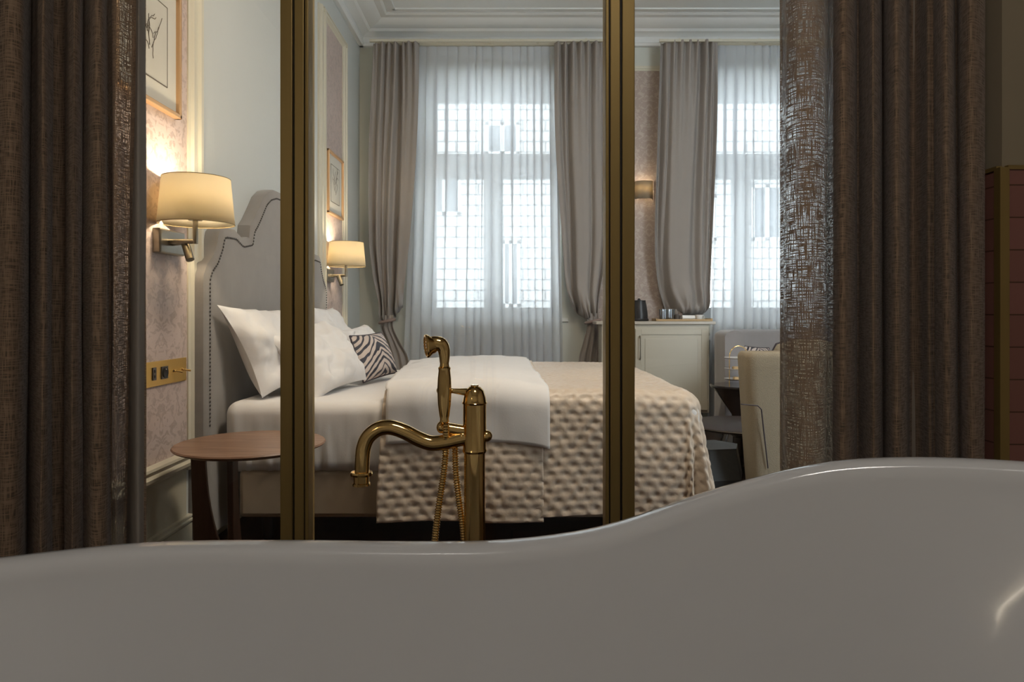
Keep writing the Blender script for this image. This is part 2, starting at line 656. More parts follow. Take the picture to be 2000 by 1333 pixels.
def glass(name, tint=(0.97, 0.985, 0.98), ior=1.45, rough=0.0, extra=0.0):
    m, nt, bs = new_mat(name)
    tr = N(nt, 'ShaderNodeBsdfTransparent')
    tr.inputs['Color'].default_value = (*tint, 1)
    gl = N(nt, 'ShaderNodeBsdfGlossy')
    gl.inputs['Roughness'].default_value = rough
    fr = N(nt, 'ShaderNodeFresnel')
    fr.inputs['IOR'].default_value = ior
    mx = N(nt, 'ShaderNodeMixShader')
    if extra:
        ad = N(nt, 'ShaderNodeMath', operation='ADD')
        ad.inputs[1].default_value = extra
        L(nt, fr, 'Fac', ad, 0)
        nt.links.new(ad.outputs[0], mx.inputs[0])
    else:
        L(nt, fr, 'Fac', mx, 0)
    L(nt, tr, 'BSDF', mx, 1)
    L(nt, gl, 'BSDF', mx, 2)
    nt.links.new(mx.outputs[0], nt.nodes['Material Output'].inputs['Surface'])
    return m


M['glass'] = glass('clear_glass')
M['tumbler'] = glass('tumbler_glass', (0.86, 0.90, 0.93), 1.5, 0.05, 0.12)


def emis(name, col, s):
    m, nt, bs = new_mat(name)
    bs.inputs['Base Color'].default_value = (*col, 1)
    bs.inputs['Emission Color'].default_value = (*col, 1)
    bs.inputs['Emission Strength'].default_value = s
    return m


M['bulb'] = emis('lamp_bulb', (1.0, 0.82, 0.58), 6)
M['added_tube_glow'] = emis('added_tube_glow', (1.0, 0.86, 0.68), 12)  # glow of the added bathroom wall light, reflected in brass and tub
M['diffuser'] = emis('fill_light_diffuser', (1.0, 0.82, 0.62), 3)  # glow of the two added ceiling fixtures


def zebra():
    m, nt, bs = new_mat('zebra_print')
    uv = N(nt, 'ShaderNodeUVMap')
    sp = N(nt, 'ShaderNodeSeparateXYZ')
    L(nt, uv, 'UV', sp, 'Vector')
    # stripes run away from the seam down the middle of the print
    mi = N(nt, 'ShaderNodeMath', operation='PINGPONG')
    mi.inputs[1].default_value = 0.5
    L(nt, sp, 'X', mi, 0)
    ad = N(nt, 'ShaderNodeMath', operation='MULTIPLY_ADD')
    ad.inputs[1].default_value = 0.9
    nt.links.new(mi.outputs[0], ad.inputs[0])
    nt.links.new(sp.outputs['Y'], ad.inputs[2])
    cmb = N(nt, 'ShaderNodeCombineXYZ')
    nt.links.new(ad.outputs[0], cmb.inputs[0])
    nt.links.new(sp.outputs['X'], cmb.inputs[1])
    wv = N(nt, 'ShaderNodeTexWave')
    wv.inputs['Scale'].default_value = 2.1
    wv.inputs['Distortion'].default_value = 5.5
    wv.inputs['Detail'].default_value = 2
    wv.inputs['Detail Scale'].default_value = 1.6
    L(nt, cmb, 'Vector', wv, 'Vector')
    cr = N(nt, 'ShaderNodeValToRGB')
    cr.color_ramp.elements[0].position = 0.34
    cr.color_ramp.elements[0].color = (0.035, 0.035, 0.05, 1)
    cr.color_ramp.elements[1].position = 0.44
    cr.color_ramp.elements[1].color = (0.60, 0.50, 0.44, 1)
    L(nt, wv, 'Fac', cr, 'Fac')
    L(nt, cr, 'Color', bs, 'Base Color')
    bs.inputs['Roughness'].default_value = 0.6
    return m


M['zebra'] = zebra()


def facade():
    m, nt, bs = new_mat('white_block_facade')
    tc = N(nt, 'ShaderNodeTexCoord')
    sp = N(nt, 'ShaderNodeSeparateXYZ')
    L(nt, tc, 'Object', sp, 'Vector')
    cmb = N(nt, 'ShaderNodeCombineXYZ')
    L(nt, sp, 'X', cmb, 0)
    L(nt, sp, 'Z', cmb, 1)
    br = N(nt, 'ShaderNodeTexBrick')
    br.inputs['Scale'].default_value = 1
    br.inputs['Brick Width'].default_value = 0.42
    br.inputs['Row Height'].default_value = 0.20
    br.inputs['Mortar Size'].default_value = 0.014
    br.inputs['Color1'].default_value = (0.80, 0.79, 0.77, 1)
    br.inputs['Color2'].default_value = (0.72, 0.71, 0.69, 1)
    br.inputs['Mortar'].default_value = (0.25, 0.25, 0.26, 1)
    L(nt, cmb, 'Vector', br, 'Vector')
    L(nt, br, 'Color', bs, 'Base Color')
    bs.inputs['Roughness'].default_value = 0.9
    return m


M['facade'] = facade()
M['facade_pane'] = simple('facade_window_pane', (0.12, 0.14, 0.17), 0.2)
M['facade_frame'] = simple('facade_window_frame', (0.78, 0.78, 0.78), 0.5)

# ------------------------------------------------------------------ the setting
WL = -1.30          # left wall of the bedroom
WF = 5.90           # far wall (inner face)
WR = 2.98           # right wall
PY = 1.85           # glass partition
CZ = 3.42           # bedroom ceiling
OW, OZ0, OZ1 = 0.585, 0.93, 2.95   # half width, sill and head of the window openings

struct(MB().box(-1.9, WR + .2, -1.6, WF + .4, -0.1, 0.0).build('floor', M['floor'], origin=(0, 0, 0), smooth=False), 'dark brown plank floor', 'floor')
struct(MB().box(WL - .15, WR + .2, PY, WF + .4, CZ, CZ + .1).build('ceiling', M['ceiling'], smooth=False, origin=(0, 0, 0)), 'white bedroom ceiling', 'ceiling')

# far wall with two openings
fw = MB()
xs = [WL - .15, WC[0] - OW, WC[0] + OW, WC[1] - OW, WC[1] + OW, WR + .2]
fw.box(xs[0], xs[5], WF, WF + .4, 0, OZ0)
fw.box(xs[0], xs[5], WF, WF + .4, OZ1, CZ)
for a, b in ((0, 1), (2, 3), (4, 5)):
    fw.box(xs[a], xs[b], WF, WF + .4, OZ0, OZ1)
struct(fw.build('wall_far', M['plaster'], origin=(0, 0, 0), smooth=False), 'pale green painted wall with the two windows', 'wall')
struct(MB().box(WR, WR + .2, PY, WF, 0, CZ).build('wall_right', M['plaster_plain'], smooth=False), 'bedroom wall on the right', 'wall')
struct(MB().box(WL - .15, WL, PY, WF, 0, CZ).build('wall_left', M['plaster_plain'], smooth=False, origin=(0, 0, 0)), 'grey painted wall behind the bed', 'wall')
# dado, wallpaper panels, mouldings of the left wall
struct(MB().box(WL - .002, WL + .004, PY, 2.751, 0.0, 0.40).build('wall_left_dado', M['dado'], smooth=False, origin=(0, 0, 0)), 'cream dado below the damask panel', 'wall')
struct(MB().box(WL - .002, WL + .006, PY, 2.756, 0.40, 3.05).build('wall_left_wallpaper', M['damask_y'], smooth=False, origin=(0, 0, 0)), 'mauve damask wallpaper panel left of the bed', 'wall')
struct(MB().box(WL - .002, WL + .006, 4.75, 5.28, 0.40, 3.02).build('wall_left_wallpaper', M['damask_y'], smooth=False, origin=(0, 0, 0)), 'mauve damask wallpaper panel between bed and window wall', 'wall')


def molding_v(n, y0, y1, z0, z1, label):
    """stepped vertical moulding on the left wall"""
    w = y1 - y0
    prof = [(0, 0), (.012, 0), (.016, .12 * w), (.026, .2 * w), (.026, .38 * w), (.016, .46 * w), (.020, .62 * w), (.030, .70 * w), (.030, .88 * w), (.014, .97 * w), (0, w)]
    o = MB().prism([(WL + a, y0 + b, z0) for a, b in prof], (0, 0, z1 - z0)).build('trim_%d' % n, M['trim'], origin=(0, 0, 0), angle=25)
    return struct(o, label, 'trim')


def molding_y(n, y0, y1, z0, z1, label, depth=.032, m='trim'):
    h = z1 - z0
    prof = [(0, 0), (.3 * depth, 0), (.4 * depth, .12 * h), (.95 * depth, .3 * h), (depth, .48 * h), (.7 * depth, .6 * h), (.62 * depth, .72 * h), (.9 * depth, .82 * h), (.85 * depth, .95 * h), (0, h)]
    o = MB().prism([(WL + a, y0, z0 + b) for a, b in prof], (0, y1 - y0, 0)).build('trim_%d' % n, M[m], origin=(0, 0, 0), angle=25)
    return struct(o, label, 'trim')


molding_v(1, 2.751, 2.862, 0.345, CZ - .15, 'cream vertical moulding beside the headboard')
molding_v(2, 4.62, 4.757, 0.345, 3.05, 'cream vertical moulding behind the far bedside lamp')
molding_v(3, 5.27, 5.36, 0.345, 3.05, 'cream moulding near the window corner')
molding_y(4, PY + .02, 2.80, .352, .424, 'cream rail below the damask wallpaper', .045)
molding_y(5, PY + .02, 2.88, .128, .166, 'cream moulding on top of the skirting', .022)
molding_y(6, 4.70, 5.35, 3.0, 3.06, 'cream moulding on top of the damask panel', .03)
struct(MB().box(WL, WL + .016, PY + .02, WF, 0, .13).build('baseboard_left', M['dado'], smooth=False, origin=(0, 0, 0)), 'cream skirting board on the left wall', 'baseboard')
struct(MB().box(WL, WR, WF - .016, WF, 0, .15).build('baseboard_far', M['trim'], smooth=False, origin=(0, 0, 0)), 'cream skirting board on the window wall', 'baseboard')

# cornices: profile (distance from wall, height)
CP = [(0, 3.24), (.035, 3.24), (.045, 3.262), (.03, 3.27), (.035, 3.315), (.06, 3.33), (.10, 3.337), (.115, 3.355), (.15, 3.362), (.20, 3.378), (.225, 3.40), (.27, 3.402), (.285, 3.41), (.285, CZ), (0, CZ)]
struct(MB().prism([(WL + a, PY, z) for a, z in CP], (0, WF - PY, 0)).build('trim_7', M['ceiling'], origin=(0, 0, 0), angle=25), 'white stepped cornice above the bed wall', 'cornice')
struct(MB().prism([(WL, WF - a, z) for a, z in CP], (WR - WL, 0, 0)).build('trim_8', M['ceiling'], origin=(0, 0, 0), angle=25), 'white stepped cornice above the window wall', 'cornice')
# flat ceiling panel lines
cl = MB()
cl.box(WL + .34, WL + .36, PY + .1, WF - .34, CZ - .012, CZ)
cl.box(WL + .34, WR - .3, WF - .36, WF - .34, CZ - .012, CZ)
struct(cl.build('trim_9', M['ceiling'], origin=(0, 0, 0), smooth=False), 'thin bead on the bedroom ceiling', 'trim')

# wallpaper panel on the pier between the windows
struct(MB().box(0.70, 1.44, WF - .006, WF + .002, 0.40, 3.035).build('wall_far_wallpaper', M['damask_x'], smooth=False, origin=(0, 0, 0)), 'brown damask wallpaper between the windows', 'wall')
pt = MB()
for (z0, z1, dp) in ((3.035, 3.052, .014), (3.052, 3.066, .022), (3.066, 3.078, .012)):
    pt.box(.66, 1.48, WF - dp, WF, z0, z1)
for xx in ((.66, .70), (1.44, 1.48)):
    pt.box(xx[0], xx[1], WF - .018, WF, .40, 3.05)
struct(pt.build('trim_10', M['trim'], origin=(0, 0, 0), smooth=False), 'cream moulding round the damask panel between the windows', 'trim')

# windows
for k, cx in enumerate(WC):
    w = MB()
    y0, y1 = 6.17, 6.23
    L_, R_ = cx - OW, cx + OW
    w.box(L_, L_ + .075, y0, y1, OZ0, OZ1)
    w.box(R_ - .075, R_, y0, y1, OZ0, OZ1)
    w.box(L_, R_, y0, y1, OZ1 - .10, OZ1)
    w.box(L_, R_, y0, y1, OZ0, OZ0 + .09)
    w.box(L_, R_, y0 - .02, y1, 2.17, 2.39)
    w.box(cx - .085, cx + .085, y0 - .015, y1, OZ0 + .09, 2.17)
    fr = struct(w.build('window_%d' % (k + 1), M['pvc'], origin=(cx, 6.2, OZ0), smooth=False, bevel=.004),
                ['white window with transom behind the middle sheer', 'white window with transom behind the right sheer'][k], 'window')
    for (a, b, c, d) in ((L_ + .075, R_ - .075, 2.39, OZ1 - .10), (L_ + .075, cx - .085, OZ0 + .09, 2.17), (cx + .085, R_ - .075, OZ0 + .09, 2.17)):
        MB().box(a, b, 6.195, 6.203, c, d).build('window_pane', M['glass'], fr, smooth=False)
    MB().box(cx - .012, cx + .012, y0 - .055, y0 - .015, 1.48, 1.60).build('window_handle', M['nickel'], fr, smooth=False, bevel=.004)
    s = MB().box(L_ - .06, R_ + .06, WF - .022, y0, OZ0 - .035, OZ0)
    struct(s.build('trim_%d' % (11 + k), M['sill'], smooth=False, bevel=.005), ['white sill of the middle window', 'white sill of the right window'][k], 'sill')

# radiators under the windows
for k, cx in enumerate(WC):
    t = thing('radiator', ['white ribbed radiator under the middle window', 'white ribbed radiator under the right window'][k], 'radiator', (cx, WF - .07, .12), 'radiators under the windows')
    b = MB()
    for i in range(22):
        x = cx - .50 + i * .0476
        b.box(x - .016, x + .016, WF - .055, WF - .018, .14, .80)
    b.box(cx - .52, cx + .52, WF - .05, WF - .025, .16, .20)
    b.box(cx - .52, cx + .52, WF - .05, WF - .025, .74, .78)
    b.build('fins', M['radiator'], t, smooth=False, bevel=.006)
    MB().tube([(cx - .53, WF - .035, .0), (cx - .53, WF - .035, .18), (cx - .50, WF - .035, .18)], .009).build('pipe', M['radiator'], t)

# bathroom shell
WT = 1.66           # front of the tiled pier
XC = 957 * WT / F
shell = [
    ('wall_bathroom_left', (-1.75, -1.60, -1.5, PY), 0, 2.9, 'bathwall_pale', 'bathroom wall on the left'),
    ('wall_bathroom_back', (-1.75, 2.1, -1.6, -1.45), 0, 2.9, 'bathwall_pale', 'bathroom wall behind the bathtub'),
    ('wall_bathroom_right', (1.95, 2.1, -1.5, WT), 0, 2.9, 'bathwall_pale', 'bathroom wall on the right'),
]
for nm, (a, b, c, d), z0, z1, mt, lb in shell:
    struct(MB().box(a, b, c, d, z0, z1).build(nm, M[mt], smooth=False), lb, 'wall')
struct(MB().box(-1.75, 2.1, -1.6, PY + .05, 2.9, 3.0).build('ceiling_bathroom', M['ceiling'], smooth=False), 'bathroom ceiling', 'ceiling')
struct(MB().box(-1.75, WL - .0, PY, PY + .1, 0, 2.9).build('wall_stub', M['bathwall'], smooth=False), 'short wall left of the glass partition', 'wall')
struct(MB().box(WL, XC + .0, PY - .03, PY + .05, 2.62, CZ).build('wall_header', M['bathwall'], smooth=False), 'wall above the glass partition', 'wall')
TZ = Z(332, WT)
struct(MB().box(XC, 2.1, WT, PY + .1, 0, 2.9).build('wall_pier', M['bathwall'], smooth=False, origin=(0, 0, 0)), 'brown painted pier at the right edge', 'wall')
struct(MB().box(XC + .006, 1.95, WT - .010, WT, 0, TZ).build('wall_pier_tile', M['tile_x'], smooth=False, origin=(0, 0, Z(363, WT))), 'pink tiles on the front of the pier', 'wall')
struct(MB().box(XC - .010, XC, WT + .006, PY - .05, 0, TZ).build('wall_pier_tile', M['tile_y'], smooth=False, origin=(0, 0, Z(363, WT))), 'pink tiles on the side of the pier', 'wall')
tp = MB()
tp.box(XC - .014, XC + .008, WT - .014, WT + .008, 0, TZ + .004)
tp.box(XC + .006, 1.95, WT - .013, WT, TZ - .001, TZ + .009)
tp.box(XC - .013, XC, WT, PY - .05, TZ - .001, TZ + .009)
struct(tp.build('trim_13', M['frame_brass'], origin=(0, 0, 0), smooth=False), 'brass edge profile of the tiled pier', 'trim')

# glass partition: leaf stiles in brass, panes between
part = thing('glass_partition', 'glass partition with dark brass stiles between bathroom and bedroom', 'partition', (0, PY, 0))


def stile(x0, x1):
    """one post: two leaf profiles with a dark seal between, px columns at PY"""
    a, b = X(x0, PY - .03), X(x1, PY - .03)
    w = b - a
    MB().box(a, a + .43 * w, PY - .03, PY + .03, 0, 2.60).build('stile', M['frame_brass'], part, smooth=False, bevel=.002)
    q = MB().box(a + .50 * w, a + .84 * w, PY - .03, PY + .03, 0, 2.60)
    q.box(a + .88 * w, b, PY - .03, PY + .03, 0, 2.60)
    q.build('stile', M['frame_brass'], part, smooth=False, bevel=.002)
    MB().box(a + .42 * w, a + .51 * w, PY - .02, PY + .02, 0, 2.60).box(a + .83 * w, a + .89 * w, PY - .022, PY + .02, 0, 2.60).build('seal', M['frame_dark'], part, smooth=False)


stile(547, 602)
stile(1240, 1183)
SX = [WL + .02, X(547, PY), X(602, PY), X(1183, PY), X(1240, PY), XC - .02]
for a, b in ((0, 1), (2, 3), (4, 5)):
    MB().box(SX[a] - (.004 if a else 0), SX[b] + .004, PY + .004, PY + .012, .04, 2.57).build('pane', M['glass'], part, smooth=False)
MB().box(WL + .012, XC - .02, PY - .03, PY + .03, 2.57, 2.615).build('top_rail', M['frame_brass'], part, smooth=False)
MB().box(WL + .012, XC - .02, PY - .03, PY + .03, 0, .045).build('bottom_rail', M['frame_brass'], part, smooth=False)
MB().box(WL, WL + .022, PY - .03, PY + .03, 0, 2.615).build('jamb', M['frame_brass'], part, smooth=False)
MB().box(XC - .022, XC, PY - .03, PY + .03, 0, 2.615).build('jamb', M['frame_brass'], part, smooth=False)

# ------------------------------------------------------------------ building across the street
bl = thing('building', 'pale stone block building seen through the sheers across the street', 'building', (0, 13, -8))
MB().box(-14, 16, 13, 14, -8, 8.0).build('wall', M['facade'], bl, smooth=False)
for (x0, x1, y0, y1) in ((948, 1014, 238, 302), (980, 1016, 470, 600), (835, 900, 330, 420), (1338, 1400, 380, 470), (1468, 1530, 360, 470)):
    a, b, z1, z0 = X(x0, 12.9), X(x1, 12.9), Z(y0, 12.9), Z(y1, 12.9)
    w = MB().box(a, b, 12.90, 13.02, z0, z0 + .06).box(a, b, 12.90, 13.02, z1 - .06, z1).box(a, a + .06, 12.90, 13.02, z0, z1).box(b - .06, b, 12.90, 13.02, z0, z1)
    w.box((a + b) / 2 - .04, (a + b) / 2 + .04, 12.90, 13.02, z0, z1)
    fr = w.build('window', M['facade_frame'], bl, smooth=False)
    MB().box(a + .05, b - .05, 12.97, 13.01, z0 + .05, z1 - .05).build('pane', M['facade_pane'], fr, smooth=False)

# ------------------------------------------------------------------ curtains
def fold_curtain(name, label, d, top, bot, z0, z1, mat, group, cat='curtain', nz=24, sub=9, parent=None):
    """curtain whose plan is given as (pixel column, depth offset) at the top and at the bottom"""
    pt = spline([(X(x, d - .035 + 2 * dy), d - .035 + 2 * dy) for x, dy in top], (len(top) - 1) * sub)
    pb = spline([(X(x, d - .035 + 2 * dy), d - .035 + 2 * dy) for x, dy in bot], (len(bot) - 1) * sub)
    acc = [0]
    for p, q in zip(pt, pt[1:]):
        acc.append(acc[-1] + math.hypot(q[0] - p[0], q[1] - p[1]))
    rows, uv = [], []
    for i in range(nz + 1):
        t = i / nz
        z = lerp(z1, z0, t)
        r = []
        for j, (p, q) in enumerate(zip(pt, pb)):
            wob = .0035 * noise.noise((j * .21, z * 1.7, 3.3))
            r.append((lerp(p[0], q[0], t) + wob, lerp(p[1], q[1], t) + wob, z))
            uv.append((acc[j], z))
        rows.append(r)
    return MB().quad_grid(rows).build(name, mat, parent, uv=uv, angle=180)


CD = 1.68
topL = [(-260, .0), (-235, .05), (-205, -.04), (-170, .06), (-130, -.04), (-75, .055), (-40, .05), (0, -.035), (45, -.03), (61, .03), (66, .075), (70, .03),
        (88, -.03), (103, .0), (107, .03), (128, .035), (134, .0), (147, -.028), (160, .0), (163, .06), (167, .02), (185, -.03), (198, -.02), (206, .045), (211, .0),
        (232, -.03), (262, -.025), (273, .01), (282, .035)]
botL = [(-260, .0), (-235, .05), (-205, -.04), (-170, .06), (-130, -.04), (-85, .055), (-60, .05), (-20, -.04), (32, -.035), (49, .03), (51, .075), (54, .03),
        (75, -.035), (98, .0), (102, .03), (123, .035), (127, .0), (140, -.03), (157, .0), (160, .06), (163, .02), (180, -.035), (210, -.03), (219, .0), (228, -.02),
        (234, .02), (243, .055), (262, .0), (286, -.02)]
c = thing('curtain', 'brown linen curtain drawn aside at the left of the bathtub', 'curtain', (X(60, CD), CD, .015), 'linen curtains in front of the glass partition')
fold_curtain('cloth', '', CD, topL, botL, .015, 2.56, M['linen'], None, parent=c, nz=30)
fold_curtain('lining', '', CD + .145, [(-250, .0), (-150, .02), (-60, -.01), (40, .015), (120, -.01), (190, .01), (232, 0)],
             [(-250, .0), (-150, .02), (-60, -.01), (40, .015), (120, -.01), (180, .01), (212, 0)], .03, 2.54, M['lining'], None, parent=c, nz=16)
fold_curtain('turned_edge', '', CD - .004, [(266, .02), (274, .0), (283, .03)], [(240, .06), (262, -.02), (287, -.01)], .015, 2.56, M['linen_pale'], None, parent=c, nz=30)
topR = [(1522, .03), (1529, .02), (1536, -.015), (1575, -.035), (1612, -.02), (1617, .055), (1622, .03), (1645, -.03), (1668, -.01), (1674, .05), (1680, .03),
        (1692, .0), (1705, -.035), (1718, .0), (1722, .07), (1727, .01), (1748, -.04), (1768, -.01), (1774, .07), (1790, .07), (1806, .03), (1820, .02), (1826, .0),
        (1842, -.035), (1857, -.01), (1862, .05), (1872, .0), (1895, -.03), (1921, -.01), (1925, .012)]
botR = [(1524, .03), (1530, .02), (1538, -.015), (1575, -.04), (1608, -.02), (1613, .055), (1618, .03), (1640, -.035), (1668, -.01), (1674, .055), (1684, .04),
        (1692, .0), (1706, -.035), (1723, .0), (1727, .07), (1732, .01), (1752, -.04), (1772, -.01), (1777, .07), (1795, .07), (1818, .03), (1828, .04), (1833, .0),
        (1855, -.03), (1870, -.005), (1877, .04), (1884, .0), (1900, -.02), (1917, -.01), (1923, .012)]
c = thing('curtain', 'brown linen curtain with see-through front fold beside the tiled pier', 'curtain', (X(1720, CD), CD, .015), 'linen curtains in front of the glass partition')
fold_curtain('cloth', '', CD, topR, botR, .015, 2.56, M['linen'], None, parent=c, nz=30)
fold_curtain('lining', '', CD + .145, [(1628, .0), (1660, .012), (1700, -.01), (1760, .01), (1830, -.01), (1870, .0)],
             [(1626, .0), (1660, .012), (1700, -.01), (1760, .01), (1830, -.01), (1866, .0)], .03, 2.54, M['lining'], None, parent=c, nz=16)
t = MB().box(-1.58, XC - .02, CD - .02, CD + .02, 2.585, 2.62).build('curtain_rail', M['frame_brass'], smooth=False)
tag(t, 'brass ceiling rail carrying the brown linen curtains', 'curtain rail')


def drape(label, d, left, right, ztop, bottom, folds, seed, amp=.050, tail=None, tie=None, tie_x=None):
    """tied-back drape: silhouettes as (row, column); bottom = (u, row) of the belly above the tieback"""
    r_ = random.Random(seed)
    t_ = thing('curtain', label, 'curtain', (X((left[0][1] + right[0][1]) / 2, d), d, .02), 'taupe drapes at the windows')
    yt = HZ + (EYE - ztop) * F / d
    cen = sorted(r_.uniform(.04, .96) for _ in range(folds))
    wid = [r_.uniform(.020, .045) for _ in cen]
    dep = [r_.uniform(.5, 1.2) for _ in cen]
    nu, nv = 96, 100
    rows = []
    for i in range(nv + 1):
        v = i / nv
        row = []
        for j in range(nu + 1):
            u = j / nu
            yb = sinterp(bottom, u)
            y = lerp(yt, yb, v)
            l, r = sinterp(left, y), sinterp(right, y)
            near = max(0.0, 1 - (yb - y) / 70.0)          # 1 at the tied bottom
            head = math.exp(-(y - yt) / 90.0)
            # pinch pleats at the heading, long soft folds below
            dy = 0
            for k, (c_, w_, p_) in enumerate(zip(cen, wid, dep)):
                cc = c_ + .04 * math.sin(v * 2.2 + k) * v
                dy += amp * p_ * (.75 + .5 * v) * math.exp(-((u - cc) / (w_ * (1 + .8 * v))) ** 2)
            dy += amp * .55 * head * math.cos(u * 2 * PI * 7)
            dy += .020 * noise.noise((u * 2.4 + seed, y * .004, 1.0))
            # gathers crowd together where the tieback pulls
            dy += near ** 1.5 * (.018 * math.sin(u * 34 + 3 * math.sin(v * 20 + seed)) + .03 * noise.noise((u * 9, y * .035, seed)) + .016 * noise.noise((u * 20, y * .06, seed + 3)))
            dy -= .045 * math.exp(-((yb - y - 34) / 30.0) ** 2) * math.sin(PI * min(1, max(0, u)))
            curl = max(0.0, 1 - (yb - y) / 14.0)
            dy += .085 * curl ** 2
            xx = lerp(l, r, u)
            row.append((X(xx, d), d + dy, Z(y, d)))
        rows.append(row)
    MB().quad_grid(rows).build('cloth', M['drape'], t_, angle=180, solid=.003)
    if tail:
        rows = []
        for i in range(31):
            y = lerp(tail[0][0], tail[-1][0], i / 30)
            l, r = sinterp([(q[0], q[1]) for q in tail], y), sinterp([(q[0], q[2]) for q in tail], y)
            rows.append([(X(lerp(l, r, u), d), d + .02 - .022 * math.cos(u * 2 * PI * 3.0 + .4 * math.sin(i * .2)) * (.35 + .65 * i / 30) + .03 * noise.noise((u * 3, i * .1, seed)), Z(y, d)) for u in [q / 48 for q in range(49)]])
        MB().quad_grid(rows).build('tail', M['drape'], t_, angle=180, solid=.003)
        y, l, r = tie
        cx, rx, z = X((l + r) / 2, d), (X(r, d) - X(l, d)) / 2 + .006, Z(y, d)
        pts = [(cx + rx * math.cos(a), d + .02 + .055 * math.sin(a), z + .014 * math.cos(a)) for a in [2 * PI * q / 28 for q in range(29)]]
        MB().tube(pts, .013, 10, cap=False).build('tieback', M['curtain_band'], t_)
    return t_


DW = 5.69
CT = Z(82, DW)
drape('taupe drape tied back left of the middle window, beside the bed', DW,
      [(80, 728), (180, 724), (300, 719), (470, 720), (540, 728), (590, 738), (640, 742)],
      [(80, 818), (200, 817), (300, 813), (400, 806), (480, 799), (560, 790), (600, 784), (640, 775)],
      CT, [(0, 634), (.3, 632), (.6, 622), (.85, 610), (1, 600)], 7, 3,
      tail=[(616, 745, 768), (640, 742, 768), (670, 752, 782), (700, 758, 797), (820, 764, 812), (840, 764, 812)], tie=(628, 742, 768))
drape('taupe drape tied back right of the middle window, beside the cream cabinet', DW,
      [(78, 1083), (200, 1083), (300, 1086), (400, 1093), (480, 1099), (560, 1106), (600, 1118), (625, 1132)],
      [(78, 1186), (300, 1188), (440, 1187), (520, 1181), (580, 1172), (606, 1170), (628, 1168)],
      CT, [(0, 600), (.15, 612), (.4, 625), (.7, 628), (1, 622)], 7, 8,
      tail=[(612, 1146, 1170), (640, 1146, 1170), (670, 1139, 1169), (700, 1131, 1166), (820, 1125, 1166), (840, 1125, 1166)], tie=(628, 1146, 1170))
drape('taupe drape gathered behind the glass on the cabinet, left of the right window', DW,
      [(78, 1293), (200, 1288), (300, 1285), (480, 1281), (560, 1289), (596, 1300), (622, 1308)],
      [(78, 1403), (200, 1402), (300, 1400), (480, 1394), (570, 1390), (605, 1389), (622, 1386)],
      Z(79, DW), [(0, 620), (.3, 617), (.7, 616), (.92, 615), (1, 610)], 8, 15,
      tail=[(604, 1306, 1330), (640, 1306, 1330), (700, 1302, 1336), (820, 1298, 1340), (840, 1298, 1340)], tie=(618, 1306, 1330))


def sheer(label, d, x0, x1, xb0, xb1, ytop, zbot, folds, seed):
    r_ = random.Random(seed)
    t_ = thing('sheer_curtain', label, 'sheer curtain', (X((x0 + x1) / 2, d), d, zbot), 'white sheer curtains')
    ph = [r_.uniform(.55, 1.5) for _ in range(folds)]
    tot = sum(ph)
    cum = [0]
    for p in ph:
        cum.append(cum[-1] + p / tot)
    over = [r_.uniform(.1, 1.3) for _ in range(folds)]
    rows = []
    nv, nu = 40, folds * 14
    zt = Z(ytop, d)
    for i in range(nv + 1):
        t = i / nv
        z = lerp(zt, zbot, t)
        row = []
        for j in range(nu + 1):
            u = j / nu
            k = next((q for q in range(folds) if u <= cum[q + 1] + 1e-9), folds - 1)
            w = (u - cum[k]) / (cum[k + 1] - cum[k])
            fw_ = (cum[k + 1] - cum[k]) * (x1 - x0)
            drift = 6 * noise.noise((u * 5 + seed, t * 1.5, 0)) * t
            # each pleat doubles back on itself, so the cloth is two or three layers there
            shift = math.sin(w * 2 * PI) * fw_ * (.16 + .20 * over[k] * (.4 + .6 * math.sin(PI * min(1, t * 1.3 + .25)) ** 2))
            px = lerp(lerp(x0, x1, u), lerp(xb0, xb1, u), t ** 1.3) + shift + drift
            row.append((X(px, d), d - .028 * (.5 + .6 * t) * math.cos(w * 2 * PI), z))
        rows.append(row)
    MB().quad_grid(rows).build('cloth', M['sheer'], t_, angle=180)
    # header tape and hem are doubled cloth
    MB().quad_grid([[(p[0], p[1] - .004, p[2]) for p in rows[0]], [(p[0], p[1] - .004, p[2] - .09) for p in rows[0]]]).build('header', M['sheer'], t_, angle=180)
    return t_


DS = 5.79
sheer('white sheer curtain hanging over the middle window behind the bed', DS, 806, 1090, 786, 1102, 92, .04, 17, 5)
sheer('white sheer curtain over the right window behind the grey sofa', DS, 1392, 1640, 1384, 1650, 90, .04, 15, 11)

for (a, b, lb) in ((722, 1192, 'slim pale curtain rail above the middle window'), (1288, 1680, 'slim pale curtain rail above the right window')):
    r = MB().box(X(a, DW), X(b, DW), DW - .012, DW + .012, CT + .0, CT + .02).box(X(a + 10, DS), X(b - 10, DS), DS - .012, DS + .012, Z(90, DS), Z(84, DS))
    for q in range(5):
        xx = lerp(X(a, DW), X(b, DW), (q + .5) / 5)
        r.box(xx - .008, xx + .008, DW, WF - .03, CT + .02, CT + .03)
    o = r.build('curtain_rail', M['trim'], smooth=False)
    tag(o, lb, 'curtain rail', 'window curtain rails')

